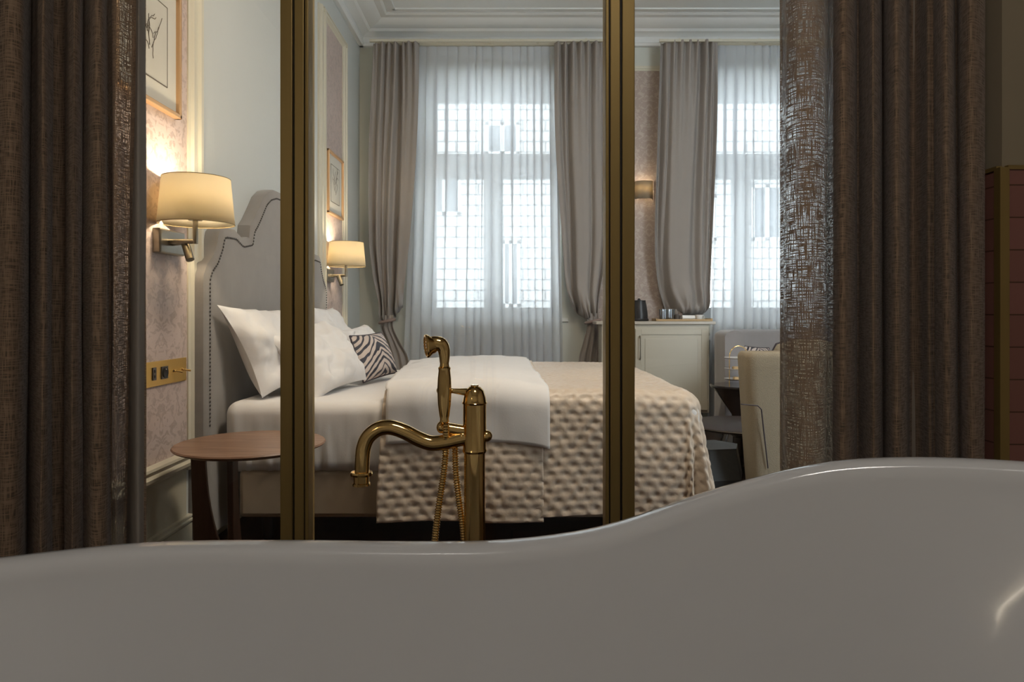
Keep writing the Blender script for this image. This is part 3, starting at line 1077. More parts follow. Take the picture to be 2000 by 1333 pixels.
# ------------------------------------------------------------------ lamps
def swing_lamp(label, yc, s):
    """bedside wall lamp; s = +1: arm on the near side of the plate, -1: mirrored"""
    t = thing('wall_lamp', label, 'wall lamp', (WL, yc, 1.19), 'bedside wall lamps')
    zc = Z(473, 2.57)
    MB().box(WL, WL + .036, yc - .093, yc + .093, zc - .046, zc + .044).build('wall_plate', M['nickel'], t, smooth=False, bevel=.006, seg=3)
    ya = yc - .03 * s
    xs_ = -1.168
    a = MB().tube([(WL + .03, ya, zc), (xs_, ya, zc)], .009, 14)
    a.tube([(xs_, ya, zc - .009), (xs_, ya, 1.32)], .0095, 14)
    a.build('arm', M['nickel'], t)
    MB().lathe([(.024, 0), (.024, .008)], (xs_, ya, 1.312)).build('shade_holder', M['nickel'], t)
    q = MB().lathe([(.132, 0), (.117, .168)], (xs_ + .004, ya, 1.299), seg=56, cap=False)
    sh = q.build('lamp_shade', M['shade'], t, solid=.0016)
    rim = MB()
    for rr, hh in ((.132, 1.299), (.117, 1.467)):
        rim.tube([(xs_ + .004 + rr * math.cos(2 * PI * k / 56), ya + rr * math.sin(2 * PI * k / 56), hh) for k in range(57)], .0016, 6, cap=False)
    rim.tube([(xs_ + .004 - .121 * .80, ya - .133 * .60 * 1.0, 1.299), (xs_ + .004 - .117 * .80, ya - .118 * .6, 1.467)], .0012, 6)
    rim.build('shade_edging', M['trim'] if False else simple('shade_edging', (0.30, 0.22, 0.10), .7), sh)
    # three spokes carry the shade
    sp = MB()
    for k in range(3):
        an = .5 + k * 2 * PI / 3
        sp.tube([(xs_, ya, 1.318), (xs_ + .004 + .126 * math.cos(an), ya + .126 * math.sin(an), 1.335)], .0015, 6)
    sp.build('shade_spokes', M['nickel'], t)
    MB().ball((xs_ + .004, ya, 1.375), .024).build('bulb', M['bulb'], t)
    p0 = Vector((WL + .085, ya + .02 * s, zc - .004))
    p1 = p0 + Vector((.028, -.02, -.064))
    MB().tube([p0, p1], .015, 18).tube([(WL + .03, ya + .02 * s, zc - .01), p0], .006, 10).build('reading_light', M['nickel'], t)
    l = bpy.data.lights.new('lamp_bulb_light', 'POINT')
    l.energy = 9.5
    l.color = (1.0, .80, .56)
    l.shadow_soft_size = .03
    lo = bpy.data.objects.new('lamp_bulb_light', l)
    lo.location = Vector((xs_ + .004, ya, 1.415)) - LOC[t.name]
    lo.parent = t
    COL.objects.link(lo)
    return t


swing_lamp('cream drum shade wall lamp on nickel swing arm, over the round walnut table', 2.58, 1)
swing_lamp('smaller looking cream shade wall lamp beyond the headboard, near the window drape', 4.83, -1)

# up-down sconce on the pier between the windows
SXC = X(1256, WF)
t = thing('wall_sconce', 'small taupe half-round sconce glowing on the damask pier between windows', 'wall lamp', (SXC, WF, Z(390, WF)))
zs0, zs1 = Z(388, 5.82), Z(353, 5.82)
rows = []
for z in (zs0, zs1):
    rows.append([(SXC + .078 * math.cos(PI * k / 24), WF - .012 - .085 * math.sin(PI * k / 24) ** .8, z) for k in range(25)])
MB().quad_grid(rows).build('lamp_shade', M['shade_grey'], t, solid=.002)
MB().box(SXC - .03, SXC + .03, WF - .014, WF - .0, zs0 + .02, zs1 - .02).build('wall_plate', M['nickel'], t, smooth=False)
MB().ball((SXC, WF - .045, (zs0 + zs1) / 2), .016).tube([(SXC, WF - .012, (zs0 + zs1) / 2 - .01), (SXC, WF - .045, (zs0 + zs1) / 2 - .01)], .006, 8).build('bulb', M['bulb'], t)
l = bpy.data.lights.new('sconce_bulb_light', 'POINT')
l.energy = 2.6
l.color = (1.0, .78, .52)
l.shadow_soft_size = .02
lo = bpy.data.objects.new('sconce_bulb_light', l)
lo.location = Vector((SXC, WF - .05, (zs0 + zs1) / 2 + .01)) - LOC[t.name]
lo.parent = t
COL.objects.link(lo)

# out-of-view fixtures for the two added fill lights
t = thing('added_ceiling_light', 'square flush ceiling fixture added out of view to brighten the bedroom', 'ceiling lamp', (.35, 2.40, CZ - .07))
MB().box(.08, .62, 2.13, 2.67, CZ - .07, CZ).build('housing', M['pvc'], t, smooth=False)
MB().box(.10, .60, 2.15, 2.65, CZ - .075, CZ - .069).build('diffuser', M['diffuser'], t, smooth=False)
t = thing('added_ceiling_light', 'flush ceiling fixture added out of view to brighten the bathroom', 'ceiling lamp', (.15, .12, 2.84))
MB().box(-.12, .42, -.05, .29, 2.845, 2.90).build('housing', M['pvc'], t, smooth=False)
MB().box(-.10, .40, -.03, .27, 2.84, 2.846).build('diffuser', M['diffuser'], t, smooth=False)

# tubular wall light added behind the camera, for highlights on brass and tub
for (x_, y_, dx, dy, lb) in ((-1.60, -1.28, 1, 0, 'tubular brass wall light added out of view on the left bathroom wall for reflections'),):
    t = thing('added_wall_light', lb, 'wall lamp', (x_, y_, 1.35))
    cx_, cy_ = x_ + dx * .06, y_ + dy * .06
    MB().lathe([(.026, 1.42), (.026, 1.92)], (cx_, cy_, 0), seg=20).build('added_tube', M['added_tube_glow'], t)
    MB().lathe([(.029, 1.36), (.029, 1.42)], (cx_, cy_, 0), seg=20).build('end_cap', M['brass'], t)
    MB().lathe([(.029, 1.92), (.029, 1.95)], (cx_, cy_, 0), seg=20).build('end_cap', M['brass'], t)
    MB().tube([(x_, y_, 1.39), (cx_, cy_, 1.39)], .012, 12).build('holder', M['brass'], t)

# ------------------------------------------------------------------ pictures
def picture(label, y0, y1, z0, z1, seed):
    t = thing('framed_picture', label, 'picture', (WL + .006, (y0 + y1) / 2, z0), 'framed drawings on the bed wall')
    f = MB()
    w, dp = .018, .028
    x0, x1 = WL + .006, WL + .006 + dp
    f.box(x0, x1, y0, y0 + w, z0, z1).box(x0, x1, y1 - w, y1, z0, z1).box(x0, x1, y0, y1, z0, z0 + w).box(x0, x1, y0, y1, z1 - w, z1)
    f.build('frame', M['gilt'], t, smooth=False, bevel=.004)
    MB().box(x0, x0 + .012, y0 + w, y1 - w, z0 + w, z1 - w).build('mount', M['mat'], t, smooth=False)
    a, b, c_, d_ = y0 + .10, y1 - .085, z0 + .095, z1 - .085
    xi = x0 + .012
    pr = MB().box(xi, xi + .001, a, b, c_, d_).build('drawing', M['paper'], t, smooth=False)
    ln = MB()
    e = .003
    ln.box(xi, xi + .002, a, a + e, c_, d_).box(xi, xi + .002, b - e, b, c_, d_).box(xi, xi + .002, a, b, c_, c_ + e).box(xi, xi + .002, a, b, d_ - e, d_)
    r_ = random.Random(seed)
    # a loose pen drawing of a standing plant
    cy = (a + b) / 2
    for s in range(9):
        yy, zz = cy + r_.uniform(-.03, .03), c_ + .05 + r_.uniform(0, .12)
        pts = []
        an = r_.uniform(.6, 2.4)
        for q in range(9):
            pts.append((xi + .002, yy, zz))
            yy += .011 * math.cos(an)
            zz += .014 * math.sin(an)
            an += r_.uniform(-.6, .6)
        ln.tube(pts, .0011, 5)
    ln.build('lines', M['ink'], pr, smooth=False)
    return t


picture('gilt framed drawing cut by the left linen curtain, above the near wall lamp', 2.215, 2.655, 1.712, 2.19, 2)
picture('gilt framed drawing above the far wall lamp, beyond the headboard', 4.79, 5.215, 1.668, 2.115, 5)

# ------------------------------------------------------------------ socket plate
t = thing('socket_plate', 'long gold socket and switch plate on damask paper above the rail', 'socket', (WL + .006, 2.5, .705))
px0 = WL + .006
MB().box(px0, px0 + .006, 2.33, 2.735, .705, .795).build('plate', M['gold_plate'], t, smooth=False, bevel=.001)
q = MB().box(px0 + .004, px0 + .010, 2.473, 2.497, .728, .774).build('usb_socket', M['dark_plastic'], t, smooth=False)
MB().box(px0 + .009, px0 + .0115, 2.481, 2.489, .736, .746).box(px0 + .009, px0 + .0115, 2.481, 2.489, .756, .766).build('port', M['black_plastic'], q, smooth=False)
q = MB().box(px0 + .004, px0 + .010, 2.536, 2.582, .727, .773).build('power_socket', M['dark_plastic'], t, smooth=False)
MB().lathe([(.020, 0), (.020, .003), (.014, .0005)], (px0 + .010, 2.559, .75), (1, 0, 0)).build('socket_well', M['black_plastic'], q)
MB().ball((px0 + .014, 2.559, .762), .0025).build('contact', M['porcelain'], q)
for yy in (2.632, 2.70):
    MB().lathe([(.008, 0), (.006, .006)], (px0 + .006, yy, .75), (1, 0, 0)).tube([(px0 + .008, yy, .75), (px0 + .034, yy + .012, .744)], [.0032, .0042], 10).build('toggle_switch', M['brass'], t)

# ------------------------------------------------------------------ side table
TC = Vector((X(490, 2.5), 2.5, 0))
t = thing('side_table', 'round walnut side table with curved plank legs beside the bed', 'side table', TC)
MB().lathe([(.10, .478), (.235, .483), (.258, .492), (.262, .497), (.258, .502), (0.0, .502)], TC, seg=72).build('table_top', M['walnut'], t, angle=30)
for an in (188, 272, 20):
    a = math.radians(an)
    dr = Vector((math.cos(a), math.sin(a), 0))
    nn = Vector((-dr.y, dr.x, 0)) * .010
    # plank: upright outer edge, inner edge sweeping in towards the floor
    prof = [(.205, .478), (.198, .25), (.192, .0), (.02, .0), (.02, .022)]
    for k in range(13):
        th = k / 12 * PI / 2
        prof.append((.02 + .135 * math.sin(th), .022 + .456 * (1 - math.cos(th)) ** .9))
    poly = [TC + dr * r_ + Vector((0, 0, h)) - nn for r_, h in prof]
    MB().prism(poly, nn * 2).build('leg', M['walnut_dark'], t, smooth=False, bevel=.002)

# ------------------------------------------------------------------ bed
BX0, BX1, BY0, BY1, BT = -1.20, .79, 2.865, 4.56, .60
bed = thing('bed', 'upholstered double bed with scalloped headboard and beige velvet base', 'bed', ((BX0 + BX1) / 2, (BY0 + BY1) / 2, 0))
b = MB().box(-1.14, .77, 2.88, 4.54, .115, .315)
b.build('base', M['velvet_base'], bed, bevel=.02, seg=4, angle=60)
for x_ in (-1.05, .68):
    for y_ in (2.98, 4.44):
        MB().lathe([(.022, 0), (.03, .12)], (x_, y_, 0), seg=16).build('leg', M['black_plastic'], bed)
MB().box(-1.141, -1.138, 2.876, 2.884, .20, .235).build('tag', M['black_plastic'], bed, smooth=False)


def rounded_slab(x0, x1, y0, y1, z0, z1, r, n=8, wr=0.0, step=.02, seed=0):
    """slab with rounded top and bottom edges and optional gathers down its sides"""
    prof = []
    for k in range(n + 1):
        a = -PI / 2 + PI / 2 * k / n
        prof.append((r * (1 - math.cos(a)), z0 + r + r * math.sin(a)))
    for k in range(1, 6):
        prof.append((0, lerp(z0 + r, z1 - r, k / 6)))
    for k in range(n + 1):
        a = PI / 2 * k / n
        prof.append((r * (1 - math.cos(a)), z1 - r + r * math.sin(a)))
    # outline points
    out = []
    cr = .055
    def arc(cx, cy, a0):
        for k in range(9):
            a = a0 + PI / 2 * k / 8
            out.append((cx + cr * math.cos(a), cy + cr * math.sin(a), math.cos(a), math.sin(a)))
    def seg_(p, q, nx, ny):
        m = max(2, int(math.hypot(q[0] - p[0], q[1] - p[1]) / step))
        for k in range(1, m):
            out.append((lerp(p[0], q[0], k / m), lerp(p[1], q[1], k / m), nx, ny))
    arc(x0 + cr, y0 + cr, PI)
    seg_((x0 + cr, y0), (x1 - cr, y0), 0, -1)
    arc(x1 - cr, y0 + cr, -PI / 2)
    seg_((x1, y0 + cr), (x1, y1 - cr), 1, 0)
    arc(x1 - cr, y1 - cr, 0)
    seg_((x1 - cr, y1), (x0 + cr, y1), 0, 1)
    arc(x0 + cr, y1 - cr, PI / 2)
    seg_((x0, y1 - cr), (x0, y0 + cr), -1, 0)
    rows = []
    for (ins, z) in prof:
        row = []
        for k, (x, y, nx, ny) in enumerate(out):
            g = 0
            if wr:
                tz = (z1 - z) / (z1 - z0)
                g = wr * (noise.noise((x * 16 + z * 4, y * 16, seed)) * (.3 + tz) + noise.noise((x * 45, y * 45, z * 2)) * tz * .8)
            row.append((x - nx * ins + nx * g, y - ny * ins + ny * g, z))
        rows.append(row)
    # cap
    m = MB()
    m.quad_grid(rows, closed_u=True)
    nb = len(out)
    m.f.append(tuple(reversed(range(nb))))
    base = (len(rows) - 1) * nb
    m.f.append(tuple(base + k for k in range(nb)))
    return m


rounded_slab(BX0, BX1, BY0, BY1, .30, BT, .055, wr=.010, step=.012, seed=3).build('mattress', M['white_sheet'], bed, angle=75)

# headboard: outline in (y, z), symmetric about its centre
HC = 3.705
half = [(0, 1.618), (.12, 1.612), (.20, 1.585), (.265, 1.53), (.31, 1.455), (.335, 1.42), (.39, 1.412), (.395, 1.345), (.42, 1.325), (.47, 1.345), (.50, 1.40),
        (.53, 1.418), (.585, 1.40), (.63, 1.35), (.67, 1.28), (.72, 1.21), (.77, 1.175), (.79, 1.15), (.845, 1.148)]
# measured columns of the near half, turned into distances
hp = []
XF = -1.235
def HB(x, y, xf=-1.215):
    d = xf * F / (x - 1000)
    return (d, Z(y, d))
near_pts = [HB(402, 529), HB(406, 524), HB(417, 514), HB(428, 498), HB(436, 474), HB(440, 452), HB(447, 443), HB(470, 448), HB(484, 464), HB(497, 463), HB(499, 440),
            HB(506, 428), HB(516, 405), HB(524, 385), HB(534, 374), HB(546, 371), HB(562, 370)]
y_near = 2.775
outline_near = [(y_near, .06), (y_near, near_pts[0][1] - .05), (y_near + .004, near_pts[0][1] - .012)] + [p for p in near_pts if p[0] > y_near + .01 and p[0] < HC - .02]
ol = outline_near + [(HC, outline_near[-1][1] + .002)] + [(2 * HC - y, z) for y, z in reversed(outline_near)]
hb = MB()
core = [(y, z) for y, z in ol]


def inset(poly, d):
    n = len(poly)
    out = []
    for i in range(n):
        a, b_, c_ = Vector(poly[max(i - 1, 0)]), Vector(poly[i]), Vector(poly[min(i + 1, n - 1)])
        t_ = (c_ - a).normalized()
        out.append((b_.x + t_.y * d, b_.y - t_.x * d))
    return out


front_off = [(0, WL + .001), (0, XF - .018), (-.004 + .008, XF - .006), (.016, XF), (.06, XF + .002)]
rows = []
for dd, xx in front_off:
    rows.append([(xx, y, z) for y, z in inset(core, dd)])
hb.quad_grid(rows)
last = len(hb.v) - len(core)
nrm_poly = tuple(last + k for k in range(len(core)))
hb.f.append(nrm_poly)
hbo = hb.build('headboard', M['velvet'], bed, angle=35)
# nail-head trim set in from the edge
ins = inset(core, .045)
path = []
for p, q in zip(ins, ins[1:]):
    L_ = math.hypot(q[0] - p[0], q[1] - p[1])
    m_ = max(1, int(L_ / .004))
    for k in range(m_):
        path.append((lerp(p[0], q[0], k / m_), lerp(p[1], q[1], k / m_)))
# smooth the inset path
for _ in range(10):
    path = [path[0]] + [((a[0] + 2 * b_[0] + c_[0]) / 4, (a[1] + 2 * b_[1] + c_[1]) / 4) for a, b_, c_ in zip(path, path[1:], path[2:])] + [path[-1]]
nm = MB()
acc, prev = 0, None
for p in path:
    if p[1] < .5:
        prev = p
        continue
    if prev is not None:
        acc += math.hypot(p[0] - prev[0], p[1] - prev[1])
    prev = p
    if acc >= .014:
        acc = 0
        nm.ball((XF + .004, p[0], p[1]), .0048, 8, 5, (.6, 1, 1))
o = nm.build('nail_trim', M['nail'], hbo)
o['kind'] = 'stuff'

# ------------------------------------------------------------------ draped bedding
def drape_sheet(x0, x1, y0s, y1s, top, R, flare, zmin, step, thick_fn, bx1=BX1, by0=BY0, by1=BY1, bumps=None, wav=0.0, seed=0, fx=None):
    """flat cloth (a along x, b along y) laid over the bed top; what hangs past the edges falls"""
    cx1, cy0, cy1 = bx1 - R, by0 + R, by1 - R
    na = int((x1 - x0) / step)
    nb_ = int((y1s - y0s) / step)
    rows, uv = [], []
    for i in range(nb_ + 1):
        b_ = lerp(y0s, y1s, i / nb_)
        row = []
        for j in range(na + 1):
            a = lerp(x0, x1, j / na)
            if fx:
                a = fx(a, b_)
            qx, qy = min(a, cx1), min(max(b_, cy0), cy1)
            ex, ey = a - qx, b_ - qy
            r = math.hypot(ex, ey)
            tz = top + thick_fn(a, b_)
            if r < 1e-6:
                p = Vector((a, b_, tz))
                nn = Vector((0, 0, 1))
            else:
                nx, ny = ex / r, ey / r
                if r < R * PI / 2:
                    th = r / R
                    p = Vector((qx + nx * R * math.sin(th), qy + ny * R * math.sin(th), tz - R * (1 - math.cos(th))))
                    nn = Vector((nx * math.sin(th), ny * math.sin(th), math.cos(th)))
                else:
                    h = min(r - R * PI / 2, tz - R - zmin)
                    fl = flare * h
                    ang = math.atan2(ny, nx)
                    corner = abs(math.sin(2 * ang))
                    pl = 0
                    if corner > .02:
                        pl = .035 * corner * math.sin(ang * 12) * min(1, h / .3) + .05 * corner * h
                    w_ = wav * math.sin(a * 11 + seed) * min(1, h / .35) if ny < -.7 else 0
                    p = Vector((qx + nx * (R + fl + pl), qy + ny * (R + fl + pl + w_), tz - R - h))
                    nn = Vector((nx, ny, 0))
            if bumps:
                p += nn * bumps(a, b_)
            row.append(p)
            uv.append((a, b_))
        rows.append(row)
    return MB().quad_grid(rows), uv


def puff(a, b):
    """tufts on a staggered lattice"""
    pa, pb = .062, .035
    best = 9
    i0 = round(b / pb)
    for i in (i0 - 1, i0, i0 + 1):
        off = .5 * pa if i % 2 else 0
        j = round((a - off) / pa)
        jx = .006 * noise.noise((i * 1.7, j * 2.3, 1.1))
        jy = .005 * noise.noise((i * 2.9, j * 1.3, 4.1))
        da, db = a - off - j * pa + jx, b - i * pb + jy + .7 * (a - off - j * pa) ** 2 / pa
        r = math.sqrt((da * .62) ** 2 + db * db)
        if r < best:
            best = r
    return .0105 * (1 - math.exp(-(best / .0095) ** 1.3)) + .0030 * noise.noise((a * 55, b * 40, 2)) + .008 * noise.noise((a * 4, b * 4, 7))


q, uv = drape_sheet(-.02, BX1 + .60, BY0 - .475, BY1 + .30, BT + .035, .075, .07, .055, .0075,
                    lambda a, b: .012 * noise.noise((a * 2, b * 2, 0)) + .012 * math.exp(-((a - .3) / .3) ** 2), bumps=puff, wav=.008)
o = q.build('quilt', M['quilt'], smooth=True, angle=180)
tag(o, 'cream tufted quilt spread over the foot of the bed', 'quilt')
# folded-back front layer of the same quilt, hanging lower in front
q, uv = drape_sheet(-.53, .125, BY0 - .515, BY1 + .1, BT + .05, .09, .045, .12, .0075,
                    lambda a, b: .012 * noise.noise((a * 2, b * 2, 5)), by0=BY0 - .018, bumps=puff, wav=.014, seed=2,
                    fx=lambda a, b: a - .02 * max(0, min(1, (BY0 - b) / .4)) * (1 if a < 0 else -.2))
o = q.build('quilt', M['quilt'], smooth=True, angle=180, solid=.006)
tag(o, 'turned-back cream quilt layer hanging under the white duvet', 'quilt')


def duvet_bump(a, b):
    return .010 * noise.noise((a * 5, b * 3, 1)) + .004 * noise.noise((a * 14, b * 9, 6)) + .0035 * math.sin((b * .5 + a) * 38) * max(0, noise.noise((a * 4, b * 4, 9)))


def duvet_x(a, b):
    t_ = (b - BY0) / (BY1 - BY0)
    u = (a + .60) / .77
    l = lerp(-.525, -.66, max(0, min(1, t_)))
    r = lerp(.155, .09, max(0, min(1, t_)))
    if b < BY0:
        l += .01
    return lerp(l, r, u)


q, uv = drape_sheet(-.60, .17, BY0 - .235, BY1 + .16, BT + .062, .10, .03, .20, .014,
                    lambda a, b: .028 * max(0, math.sin(PI * max(0, min(1, (a + .60) / .74)))) ** .6 + .012 * noise.noise((a * 3, b * 1.5, 3)),
                    by0=BY0 - .034, bumps=duvet_bump, wav=.006, fx=duvet_x)
o = q.build('duvet', M['white_sheet'], smooth=True, angle=180, solid=.010)
tag(o, 'white duvet folded back across the middle of the bed', 'duvet')

# ------------------------------------------------------------------ pillows
def cushion(name, label, cat, corners, th, mat, group=None, pin=.12, wr=.030, seed=0, n=40, asym=.0, piping=None):
    """cushion from four corners (near-top, far-top, far-bottom, near-bottom)"""
    A, B, C_, D = [Vector(c_) for c_ in corners]
    nrm = ((B - A).cross(D - A)).normalized()
    if nrm.x < 0:
        nrm = -nrm
    ctr = (A + B + C_ + D) / 4
    rows_f, rows_b, uvf = [], [], []
    def pt(u, v, side):
        # pull the middles of the edges in, leave the corners out
        uu, vv = 2 * u - 1, 2 * v - 1
        pu = 1 - pin * (1 - vv * vv) ** 1.0 * abs(uu) ** 3
        pv = 1 - pin * (1 - uu * uu) ** 1.0 * abs(vv) ** 3
        u2, v2 = (uu * pu + 1) / 2, (vv * pv + 1) / 2
        p = (A * (1 - u2) + B * u2) * (1 - v2) + (D * (1 - u2) + C_ * u2) * v2
        prof = max(0, (1 - abs(uu) ** 2.6)) ** .55 * max(0, (1 - abs(vv) ** 2.6)) ** .55
        w = 0
        if side > 0:
            edge = 1 - prof
            w = wr * (noise.noise((u * 3.5 + seed, v * 3.5, seed)) + .8 * abs(noise.noise((u * 5 + v * 2, v * 5 - u, seed + 2))) * prof + .45 * noise.noise((u * 15 + v * 6, v * 5, seed + 5)))
            w *= min(1, prof * 4)
        # sag: weight collects in the lower half
        sag = 1 + asym * (v - .5)
        return p + nrm * (side * th / 2 * prof * sag + w)
    for i in range(n + 1):
        rows_f.append([pt(j / n, i / n, 1) for j in range(n + 1)])
        rows_b.append([pt(j / n, i / n, -1) for j in range(n + 1)])
    m = MB()
    m.quad_grid(rows_f)
    m.quad_grid(rows_b, flip=True)
    uv = [(j / n, i / n) for i in range(n + 1) for j in range(n + 1)] * 2
    lo = min(p.z for p in m.v)
    if piping:
        t_ = thing(name, label, cat, (ctr.x, ctr.y, lo), group)
        m.build('cover', mat, t_, angle=180, uv=uv)
        ring = [rows_f[0][j] for j in range(n)] + [rows_f[i][n] for i in range(n)] + [rows_f[n][n - j] for j in range(n)] + [rows_f[n - i][0] for i in range(n + 1)]
        MB().tube(ring, .0045, 8, cap=False).build('piping', piping, t_)
        return t_
    o_ = m.build(name, mat, angle=180, uv=uv)
    return tag(o_, label, cat, group)


GP = 'white pillows at the headboard'
cushion('pillow', 'white pillow leaning on the headboard nearest the round side table', 'pillow',
        [P(424, 596, 2.83), P(592, 600, 3.62), P(640, 735, 3.55), P(512, 778, 2.93)], .17, M['pillowcase'], GP, seed=1, asym=.5)
cushion('pillow', 'plump white pillow in front, its lower corner out over the mattress', 'pillow',
        [P(512, 650, 2.98), P(640, 622, 3.62), P(716, 742, 3.50), P(618, 784, 3.03)], .16, M['pillowcase'], GP, seed=7, asym=.6)
cushion('pillow', 'white pillow against the far half of the headboard, under the far lamp', 'pillow',
        [P(588, 596, 3.72), P(650, 601, 4.45), P(690, 700, 4.40), P(640, 725, 3.80)], .16, M['pillowcase'], GP, seed=12, asym=.4)
cushion('pillow', 'low white pillow behind the zebra print cushion', 'pillow',
        [P(640, 648, 3.78), P(712, 634, 4.42), P(752, 706, 4.30), P(690, 722, 3.86)], .15, M['pillowcase'], GP, seed=19, asym=.4)
cushion('cushion', 'zebra striped cushion standing on the bed against the white pillows', 'cushion',
        [P(683, 657, 3.58), P(744, 650, 3.95), P(775, 728, 3.88), P(710, 748, 3.52)], .11, M['zebra'], None, seed=4, pin=.05, wr=.004, piping=M['chair_dark'])

# ------------------------------------------------------------------ cabinet between the windows
KD = 5.40
cx0, cx1 = .70, X(1385, KD)
ct = Z(634, KD)
cab = thing('cabinet', 'cream panelled cabinet with a stone top between the windows', 'cabinet', ((cx0 + cx1) / 2, KD + .24, 0))
MB().box(cx0, cx1, KD, 5.61, .19, ct).build('body', M['cabinet'], cab, smooth=False, bevel=.003)
MB().box(cx0 + .04, cx1 - .04, KD + .05, 5.58, 0, .19).build('plinth', M['black_plastic'], cab, smooth=False)
MB().box(cx0 - .045, cx1 + .045, KD - .025, 5.625, ct, ct + .024).build('worktop', M['stone'], cab, smooth=False, bevel=.004)
for k, (a, b_) in enumerate(((cx0 + .02, X(1236, KD)), (X(1240, KD), cx1 - .02))):
    zz0, zz1 = .215, ct - .035
    dr = MB().box(a, b_, KD - .018, KD, zz0, zz1)
    for (e, dp) in ((.045, .006),):
        dr.box(a, a + e, KD - .018 - dp, KD - .018, zz0, zz1).box(b_ - e, b_, KD - .018 - dp, KD - .018, zz0, zz1)
        dr.box(a + e, b_ - e, KD - .018 - dp, KD - .018, zz0, zz0 + e).box(a + e, b_ - e, KD - .018 - dp, KD - .018, zz1 - e, zz1)
    if b_ - a > .25:
        dr.box(a + .075, b_ - .075, KD - .023, KD - .018, zz0 + .075, zz1 - .075)
    door = dr.build('door', M['cabinet'], cab, smooth=False, bevel=.0035)
    hx = (a + .022) if k else (a + .03)
    MB().tube([(hx + .012, KD - .024, Z(657, KD)), (hx + .012, KD - .05, Z(660, KD)), (hx + .012, KD - .052, Z(680, KD)), (hx + .012, KD - .05, Z(699, KD)), (hx + .012, KD - .024, Z(702, KD))],
              [.007, .005, .004, .005, .007], 10).build('handle', M['nickel'], door)

ztop = ct + .0245


def put(d, x):
    return Vector((X(x, d), d, ztop))


# kettle
k = thing('kettle', 'black electric kettle on the cabinet, half hidden by the brass stile', 'kettle', put(5.52, 1248))
c0 = put(5.52, 1248)
MB().lathe([(.075, 0), (.078, .012), (.074, .02)], c0, seg=32).build('base', M['black_plastic'], k)
MB().lathe([(.070, .02), (.069, .06), (.060, .12), (.052, .155), (.054, .165), (.0, .168)], c0, seg=32).build('body', M['black_plastic'], k)
MB().tube([c0 + Vector(v) for v in ((-.045, 0, .158), (-.085, 0, .155), (-.10, 0, .12), (-.098, 0, .07), (-.066, 0, .045))], .009, 10).build('handle', M['black_plastic'], k)
MB().ball(c0 + Vector((0, 0, .170)), .012).build('lid_knob', M['black_plastic'], k)
# tray and what stands on it
tr_c = put(5.50, 1332)
hw = (X(1385, 5.5) - X(1279, 5.5)) / 2
t = MB().box(tr_c.x - hw, tr_c.x + hw, 5.42, 5.60, ztop, ztop + .008)
for s in (-1, 1):
    t.box(tr_c.x + s * hw - .006, tr_c.x + s * hw + .006, 5.42, 5.60, ztop, ztop + .022)
    t.box(tr_c.x - hw, tr_c.x + hw, 5.51 + s * .09 - .005, 5.51 + s * .09 + .005, ztop, ztop + .016)
o = t.build('tray', M['tray'], smooth=False, bevel=.003)
tag(o, 'flat oak tray on the cabinet top', 'tray')
tz = .0085
for n_, (xx, dd, lb) in enumerate(((1297, 5.47, 'left ribbed water glass on the oak tray'), (1309, 5.53, 'right ribbed water glass on the oak tray'))):
    cc = put(dd, xx) + Vector((0, 0, tz))
    rows = []
    for r_, h in ((.001, .004), (.028, .004), (.030, 0), (.033, .004), (.037, .085), (.035, .085), (.031, .012), (.001, .010)):
        rows.append([cc + Vector(((r_ + (.0016 * math.cos(k_ * PI) if .02 < r_ else 0)) * math.cos(2 * PI * k_ / 36), (r_ + (.0016 * math.cos(k_ * PI) if .02 < r_ else 0)) * math.sin(2 * PI * k_ / 36), h)) for k_ in range(36)])
    o = MB().quad_grid(rows, closed_u=True).build('drinking_glass', M['tumbler'], origin=cc)
    tag(o, lb, 'glass', 'water glasses on the tray')
# two white cups lying bottom to bottom read as a white roll: cup + saucer + rolled napkin
cc = put(5.49, 1343) + Vector((0, 0, tz))
o = MB().tube([cc + Vector((-.045, 0, .020)), cc + Vector((.06, 0, .020))], .019, 20).build('napkin_roll', M['porcelain'], origin=cc)
tag(o, 'small white rolled napkin on the oak tray', 'napkin')
cc = put(5.47, 1365) + Vector((0, 0, tz))
cup = thing('cup', 'small white cup at the right end of the oak tray', 'cup', cc)
MB().lathe([(.018, 0), (.026, .012), (.030, .042), (.028, .042), (.024, .014), (.0, .008)], cc, seg=24).build('bowl', M['porcelain'], cup)
MB().tube([cc + Vector((.028, 0, .034)), cc + Vector((.042, 0, .032)), cc + Vector((.043, 0, .018)), cc + Vector((.026, 0, .012))], .0035, 8).build('handle', M['porcelain'], cup)
cc = put(5.53, 1322) + Vector((0, 0, tz))
o = MB().lathe([(.018, 0), (.024, .006), (.025, .04), (.018, .046), (.0, .048)], cc, seg=20).build('jar', M['dark_plastic'], origin=cc)
tag(o, 'small dark lidded jar between glasses and napkin', 'jar')

# ------------------------------------------------------------------ sofa under the right window
so = thing('sofa', 'grey velvet sofa with curved arm under the right window', 'sofa', (2.1, 5.3, 0))
sx0, sx1 = 1.565, 2.90
sz = Z(645, 5.28)


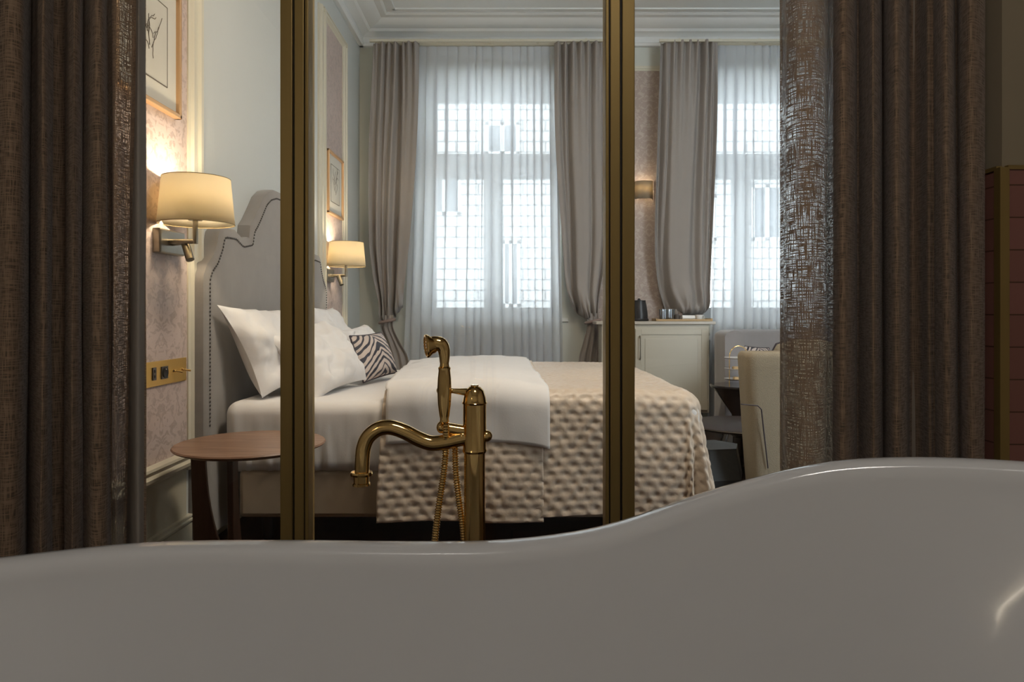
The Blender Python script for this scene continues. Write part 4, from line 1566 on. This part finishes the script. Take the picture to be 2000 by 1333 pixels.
def wrap_wall(r_in, r_out, z0, z1, rr=.045):
    """U-shaped arm and back wall, plan path from the left arm front round the back to the right arm"""
    pl = []
    cr = .30
    yb, yf = 5.60, 5.08
    for k in range(8):
        pl.append((sx0, lerp(yf, yb - cr, k / 8), -1, 0))
    for k in range(13):
        a = PI - PI / 2 * k / 12
        pl.append((sx0 + cr + cr * math.cos(a), yb - cr + cr * math.sin(a), math.cos(a), math.sin(a)))
    for k in range(1, 20):
        pl.append((lerp(sx0 + cr, sx1 - cr, k / 20), yb, 0, 1))
    for k in range(13):
        a = PI / 2 - PI / 2 * k / 12
        pl.append((sx1 - cr + cr * math.cos(a), yb - cr + cr * math.sin(a), math.cos(a), math.sin(a)))
    for k in range(1, 9):
        pl.append((sx1, lerp(yb - cr, yf, k / 8), 1, 0))
    sec = [(0, z0)] + [(0, lerp(z0, z1 - rr, k / 4)) for k in range(1, 5)]
    for k in range(1, 9):
        a = PI * k / 8
        sec.append((rr * 1.6 * (1 - math.cos(a)) , z1 - rr + rr * math.sin(a)))
    w = sec[-1][0]
    sec += [(w, lerp(z1 - rr, z0, k / 4)) for k in range(1, 5)]
    rows = [[(x - nx * o_, y - ny * o_, z) for (o_, z) in sec] for (x, y, nx, ny) in pl]
    m = MB().quad_grid(rows, closed_u=True)
    n_ = len(sec)
    m.f.append(tuple(range(n_)))
    m.f.append(tuple(reversed([(len(rows) - 1) * n_ + k for k in range(n_)])))
    return m


wrap_wall(0, 0, .12, sz).build('back', M['sofa'], so, angle=50)
rounded_slab(sx0 + .15, sx1 - .15, 5.06, 5.46, .30, .45, .05, step=.05).build('seat_cushion', M['sofa'], so, angle=75)
MB().box(sx0 + .14, sx1 - .14, 5.09, 5.47, .12, .30).build('base', M['sofa'], so, smooth=False, bevel=.01)
for x_ in (sx0 + .12, sx1 - .12):
    for y_ in (5.14, 5.50):
        MB().lathe([(.014, 0), (.022, .12)], (x_, y_, 0), seg=12).build('leg', M['black_plastic'], so)
cushion('cushion', 'zebra striped cushion on the grey sofa behind the cake stand', 'cushion',
        [P(1452, 676, 5.30), P(1502, 680, 5.36), P(1506, 745, 5.28), P(1458, 748, 5.22)], .11, M['zebra'], None, seed=8, pin=.05, wr=.004, piping=M['chair_dark'])

# ------------------------------------------------------------------ hourglass table with cake stand
HD = 4.85
hc = Vector((X(1443, HD), HD, 0))
ht = Z(752, HD)
t = thing('hourglass_table', 'small black hourglass side table carrying the tiered stand', 'side table', hc)
MB().lathe([(.19, ht - .02), (.195, ht - .012), (.195, ht - .003), (.19, ht), (0, ht)], hc, seg=48).build('table_top', M['black_gloss'], t, angle=30)
MB().lathe([(.16, 0), (.155, .012), (.045, ht * .50), (.05, ht * .56), (.175, ht - .022)], hc, seg=48).build('pedestal', M['black_gloss'], t, angle=30)
st = thing('cake_stand', 'three-tier serving stand with hoop handle on the black table', 'cake stand', hc + Vector((0, 0, ht)))
sc_ = hc + Vector((.0, 0, 0))
for zz in (Z(742, HD), Z(722, HD), Z(701, HD)):
    MB().lathe([(.0, zz - .003), (.075, zz - .003), (.098, zz + .006), (.100, zz + .008), (.074, zz + .001), (.0, zz)], sc_, seg=36).build('tier', M['porcelain'], st, angle=40)
rp = MB()
for s in (-1, 1):
    rp.tube([(sc_.x + s * .066, HD, ht), (sc_.x + s * .066, HD, Z(697, HD))], .0032, 8)
hoop = [(sc_.x + .066 * math.cos(PI * q / 16), HD, Z(697, HD) + .075 * math.sin(PI * q / 16)) for q in range(17)]
rp.tube(hoop, .0032, 8)
rp.build('handle', M['brass'], st)
for q, (xx, zz) in enumerate(((-.028, Z(742, HD)), (.022, Z(742, HD)), (-.032, Z(722, HD)), (.02, Z(722, HD)))):
    c_ = Vector((sc_.x + xx, HD - .03, zz + .0015))
    o = MB().box(c_.x - .019, c_.x + .019, c_.y - .018, c_.y + .018, c_.z, c_.z + .022).build('pastry', M['tray'], smooth=False, bevel=.006, seg=3)
    tag(o, ['left golden pastry on the lowest tier', 'right golden pastry on the lowest tier', 'left golden pastry on the middle tier', 'right golden pastry on the middle tier'][q], 'pastry', 'pastries on the tiered stand')

# ------------------------------------------------------------------ round coffee table and low faceted table
RD = 4.15
rc = Vector((X(1452, RD), RD, 0))
rz = Z(828, RD)
t = thing('coffee_table', 'round dark glossy coffee table with thin metal rim between bed and armchair', 'coffee table', rc)
MB().lathe([(.0, rz - .018), (.318, rz - .018), (.322, rz - .010), (.322, rz - .002), (.318, rz), (0, rz)], rc, seg=72).build('table_top', simple('dark_brown_gloss', (.04, .028, .025), .5, spec=.3), t, angle=30)
MB().tube([(rc.x + .323 * math.cos(2 * PI * q / 72), rc.y + .323 * math.sin(2 * PI * q / 72), rz - .006) for q in range(73)], .0028, 8, cap=False).build('rim', M['nickel'], t)
MB().lathe([(.20, 0), (.20, .02), (.07, .06), (.06, rz - .08), (.14, rz - .018)], rc, seg=40).build('pedestal', M['black_gloss'], t, angle=30)
fd = 3.55
fc = Vector((X(1390, fd), fd, 0))
hex_ = [(fc.x + .17 * math.cos(math.radians(a)), fc.y + .17 * math.sin(math.radians(a))) for a in (10, 70, 130, 190, 250, 310)]
fz = Z(872, fd)
t = thing('stool', 'low faceted grey stone stool beside the foot of the bed', 'stool', fc)
b = MB()
rows = []
for s_, z in ((.75, 0), (1.0, fz * .5), (.86, fz - .02), (.84, fz)):
    rows.append([(fc.x + (x - fc.x) * s_, fc.y + (y - fc.y) * s_, z) for x, y in hex_])
b.quad_grid(rows, closed_u=True)
b.f.append(tuple(reversed(range(6))))
b.build('body', M['dark_marble'], t, smooth=False, bevel=.004)
MB().prism([(fc.x + (x - fc.x) * .84, fc.y + (y - fc.y) * .84, fz) for x, y in hex_], (0, 0, .008)).build('seat_slab', M['dark_marble'], t, smooth=False)

# ------------------------------------------------------------------ armchair
AD = 3.20
ac = thing('armchair', 'beige upholstered armchair seen from behind at the edge of the right curtain', 'armchair', (1.40, 3.5, 0))
# back shell: tapering slab, its rear face towards the bathroom
zt, zb = Z(700, AD), .13
xl_t, xl_b = X(1458, AD), X(1484, AD)
rows = []
for k in range(13):
    f_ = k / 12
    z = lerp(zb, zt, f_)
    xl = lerp(xl_b, xl_t, f_ ** .9)
    xr = 1.86 - (xl - xl_t)
    yb_ = lerp(AD + .06, AD, f_)
    r_ = .05
    sec = []
    for (cx_, cy_, a0) in ((xl + r_, yb_ + r_, PI), (xr - r_, yb_ + r_, 1.5 * PI), (xr - r_, yb_ + .17 - r_, 0), (xl + r_, yb_ + .17 - r_, .5 * PI)):
        for q in range(6):
            a = a0 + PI / 2 * q / 5
            sec.append((cx_ + r_ * math.cos(a), cy_ + r_ * math.sin(a), z))
    rows.append(sec)
for s_, dz in ((.985, .010), (.95, .020), (.90, .026)):
    mx_ = sum(p[0] for p in rows[12]) / 24
    my_ = sum(p[1] for p in rows[12]) / 24
    rows.append([(mx_ + (p[0] - mx_) * (1 - (1 - s_) * .35), my_ + (p[1] - my_) * s_, zt + dz) for p in rows[12]])
m = MB().quad_grid(rows, closed_u=True)
m.f.append(tuple(reversed(range(24))))
e = (len(rows) - 1) * 24
m.f.append(tuple(e + q for q in range(24)))
m.build('backrest', M['chair'], ac, angle=60)
# side panel seam
MB().tube([P(1447, 790, AD - .001), P(1480, 793, AD - .001), P(1487, 800, AD + .004), P(1500, 915, AD + .04)], .003, 6).build('seam', M['chair_dark'], ac)
for x_ in (1.33, 1.70):
    rounded_slab(x_, x_ + .13, AD + .10, AD + .60, .13, Z(786, AD), .045, step=.05).build('armrest', M['chair'], ac, angle=75)
rounded_slab(1.38, 1.70, AD + .15, AD + .61, .26, .43, .05, step=.05).build('seat_cushion', M['chair'], ac, angle=75)
MB().box(1.29, 1.79, AD + .14, AD + .58, .13, .27).build('base', M['chair'], ac, smooth=False, bevel=.01)
for x_ in (1.32, 1.76):
    for y_ in (AD + .12, AD + .54):
        MB().lathe([(.014, 0), (.02, .135)], (x_, y_, 0), seg=12).build('leg', M['black_plastic'], ac)
cushion('cushion', 'round-topped beige cushion with dark piping standing in the armchair', 'cushion',
        [P(1516, 672, AD + .30), P(1628, 668, AD + .30), P(1640, 775, AD + .36), P(1492, 775, AD + .36)], .12, M['chair'], None, seed=3, pin=-.16, wr=.003, piping=M['chair_dark'])

# ------------------------------------------------------------------ bathtub
TA, TB, TY = .88, .37, .75
rimz = [(-.95, .640), (-.71, .630), (-.55, .627), (-.35, .614), (-.15, .604), (.0, .606), (.15, .630), (.32, .693), (.47, .740), (.57, .756), (.71, .764), (.95, .768)]
tub_prof = [  # (inset from the rim outline, height: fraction of the rim or absolute below)
    ('f', .150, .00), ('f', .148, .03), ('f', .115, .20), ('f', .075, .45), ('f', .045, .70), ('r', .022, .07), ('r', .008, .03), ('r', .001, .012), ('r', .001, .004), ('r', .006, .0),
    ('r', .018, -.001), ('r', .034, .0), ('r', .044, .004), ('r', .050, .012), ('r', .053, .026), ('r', .057, .055), ('f', .075, .80), ('f', .100, .60), ('f', .135, .42), ('f', .175, .31), ('f', .22, .265), ('f', .30, .25)]
NT = 160
rows = []
for kind, o_, h in tub_prof:
    row = []
    for k in range(NT):
        a = 2 * PI * k / NT
        ca, sa = math.cos(a), math.sin(a)
        zr = sinterp(rimz, TA * ca)
        endf = 1 + (1.3 if o_ > .06 and kind == 'f' and h > 0.2 and tub_prof.index((kind, o_, h)) > 15 else 0) * abs(ca) ** 2
        oo = o_ * endf if o_ > .06 else o_
        x_ = (TA - oo) * ca
        y_ = TY + (TB - min(o_, .33)) * sa
        if kind == 'r':
            z = zr - h
        elif tub_prof.index((kind, o_, h)) < 10:
            z = .002 + zr * h
        else:
            z = .10 + (zr - .10) * (h - .25) / .75
        row.append((x_, y_, z))
    rows.append(row)
m = MB().quad_grid(rows, closed_u=True)
m.f.append(tuple(reversed(range(NT))))
e = (len(rows) - 1) * NT
m.f.append(tuple(e + q for q in range(NT)))
tub = thing('bathtub', 'white freestanding bathtub with one raised end across the foreground', 'bathtub', (0, TY, 0))
m.build('basin', M['tub'], tub, angle=60)
MB().lathe([(.0, .101), (.03, .101), (.032, .104), (.0, .106)], (-.15, TY, 0), seg=24).build('drain', M['brass'], tub)

# ------------------------------------------------------------------ floor-standing tub filler
FD = 1.38
fx = X(927, FD)
fa = thing('bath_faucet', 'polished brass floor-standing bath faucet with hand shower behind the tub', 'faucet', (fx, FD, 0))
cr_ = .0222
MB().lathe([(.055, 0), (.055, .012), (.03, .03), (.021, .05), (cr_ - .001, .06), (cr_ - .001, Z(880, FD))], (fx, FD, 0), seg=36).build('column', M['brass'], fa, angle=35)
b = MB()
b.lathe([(cr_ + .001, Z(884, FD)), (cr_ + .0025, Z(880, FD)), (cr_ + .001, Z(875, FD)), (cr_ + .001, Z(790, FD)), (cr_ + .0035, Z(787, FD)), (cr_ + .0015, Z(784, FD)), (cr_, Z(776, FD)),
         (cr_ * .82, Z(763, FD)), (cr_ * .5, Z(756, FD)), (.008, Z(755, FD)), (.008, Z(752, FD)), (.0, Z(752, FD))], (fx, FD, 0), seg=40)
b.build('body', M['brass'], fa, angle=35)
# spout
sp_px = [(920, 853), (895, 858), (868, 864), (842, 866), (818, 858), (795, 846), (775, 838), (757, 835), (738, 839), (720, 853), (711, 872), (708, 895), (707, 926)]
pts = [P(x, y, FD) for x, y in sp_px]
pts = [Vector(p) for p in spline([tuple(p) for p in pts], 60)]
MB().tube(pts, [lerp(.0155, .0145, k_ / 60) for k_ in range(61)], 24).build('spout', M['brass'], fa)
nz_ = P(706, 925, FD)
q = MB().lathe([(.0145, .004), (.021, .003), (.0225, 0), (.0215, -.004), (.0155, -.0055), (.0155, -.018), (.0175, -.020), (.0175, -.024), (.014, -.025), (.0, -.023)], nz_, seg=32)
q.build('aerator', M['brass'], fa, angle=35)
# temperature knob
kb = P(950, 852, FD)
MB().ball(kb, .0118, 24, 16).tube([P(938, 852, FD), P(944, 852, FD)], .010, 20).build('knob', M['brass'], fa)
MB().ball(P(904, 852, FD) + Vector((0, -.004, 0)), .0105, 20, 12).build('spout_joint', M['brass'], fa)
# upper arm: elbow from the head, bar and ball to the hand shower
MB().tube([P(925, 768, FD), P(908, 766, FD), P(885, 764, FD), P(866, 762, FD)], [.0085, .0075, .0048, .0062], 16).ball(P(862, 762, FD) + Vector((0, -.012, 0)), .0085, 18, 12).build('upper_bracket', M['brass'], fa)
MB().tube([P(912, 843, FD), P(880, 838, FD), P(862, 835, FD)], .0115, 20).ball(P(862, 835, FD), .0122, 18, 12, (.8, 1, 1)).build('cradle', M['brass'], fa)
# hand shower (held by the cradle)
hs = thing('hand_shower', 'brass telephone-style hand shower held upright on the faucet', 'hand shower', P(870, 870, FD - .016))
HD2 = FD - .016
hx_ = X(868, HD2)
prof_px = [(.0055, 828), (.0095, 824), (.0085, 818), (.0100, 812), (.0130, 790), (.0142, 765), (.0132, 740), (.0115, 724), (.0125, 719), (.0095, 716), (.0085, 708)]
MB().lathe([(r_, Z(y, HD2)) for r_, y in prof_px], (hx_, HD2, 0), seg=28).build('grip', M['brass'], hs, angle=35)
neck = spline([tuple(P(x, y, HD2)) for x, y in ((868, 710), (868, 695), (866, 681), (860, 673), (850, 671), (840, 673))], 24)
MB().tube(neck, [lerp(.009, .0145, min(1, k_ / 14)) for k_ in range(25)], 22).build('neck', M['brass'], hs)
ax = Vector((-1, -.30, -.10)).normalized()
hd = P(846, 675, HD2)
MB().lathe([(.010, -.010), (.016, -.002), (.018, .004), (.0225, .009), (.0235, .012), (.0225, .015), (.019, .0155), (.019, .013), (.0, .015)], hd, ax, seg=32).build('spray_head', M['brass'], hs, angle=35)
nzz = MB()
u_ = Vector((0, 0, 1)).cross(ax).normalized()
w_ = ax.cross(u_)
for rr, nn_ in ((.006, 6), (.012, 12), (.0165, 16)):
    for q in range(nn_):
        a = 2 * PI * q / nn_
        nzz.ball(hd + ax * .0155 + (u_ * math.cos(a) + w_ * math.sin(a)) * rr, .0012, 6, 4)
nzz.build('nozzles', M['brass'], hs)


def hose(pxs, name='hose'):
    base = spline([tuple(P(x, y, d)) for x, y, d in pxs], 40)
    # ribbed metal hose
    Ls = [0]
    for p, q_ in zip(base, base[1:]):
        Ls.append(Ls[-1] + (Vector(q_) - Vector(p)).length)
    n_ = int(Ls[-1] / .0013)
    pts_, rr_ = [], []
    for k_ in range(n_ + 1):
        s = Ls[-1] * k_ / n_
        i = 0
        while i < 39 and Ls[i + 1] < s:
            i += 1
        t_ = (s - Ls[i]) / max(1e-9, Ls[i + 1] - Ls[i])
        pts_.append(Vector(base[i]).lerp(Vector(base[i + 1]), t_))
        rr_.append(.0062 + .0010 * (1 if (k_ % 4) < 2 else -1))
    MB().tube(pts_, rr_, 12).build(name, M['brass'], fa, angle=60)


hose([(871, 826, FD - .016), (871, 850, FD - .012), (871, 878, FD + .010), (866, 930, FD + .014), (857, 990, FD + .012), (849, 1060, FD + .012), (842, 1150, FD + .012), (850, 1230, FD + .01),
      (880, 1260, FD + .01), (902, 1230, FD + .01), (908, 1150, FD + .012), (906, 1050, FD + .014), (897, 980, FD + .016), (891, 930, FD + .018), (889, 880, FD + .018), (890, 850, FD + .012)])
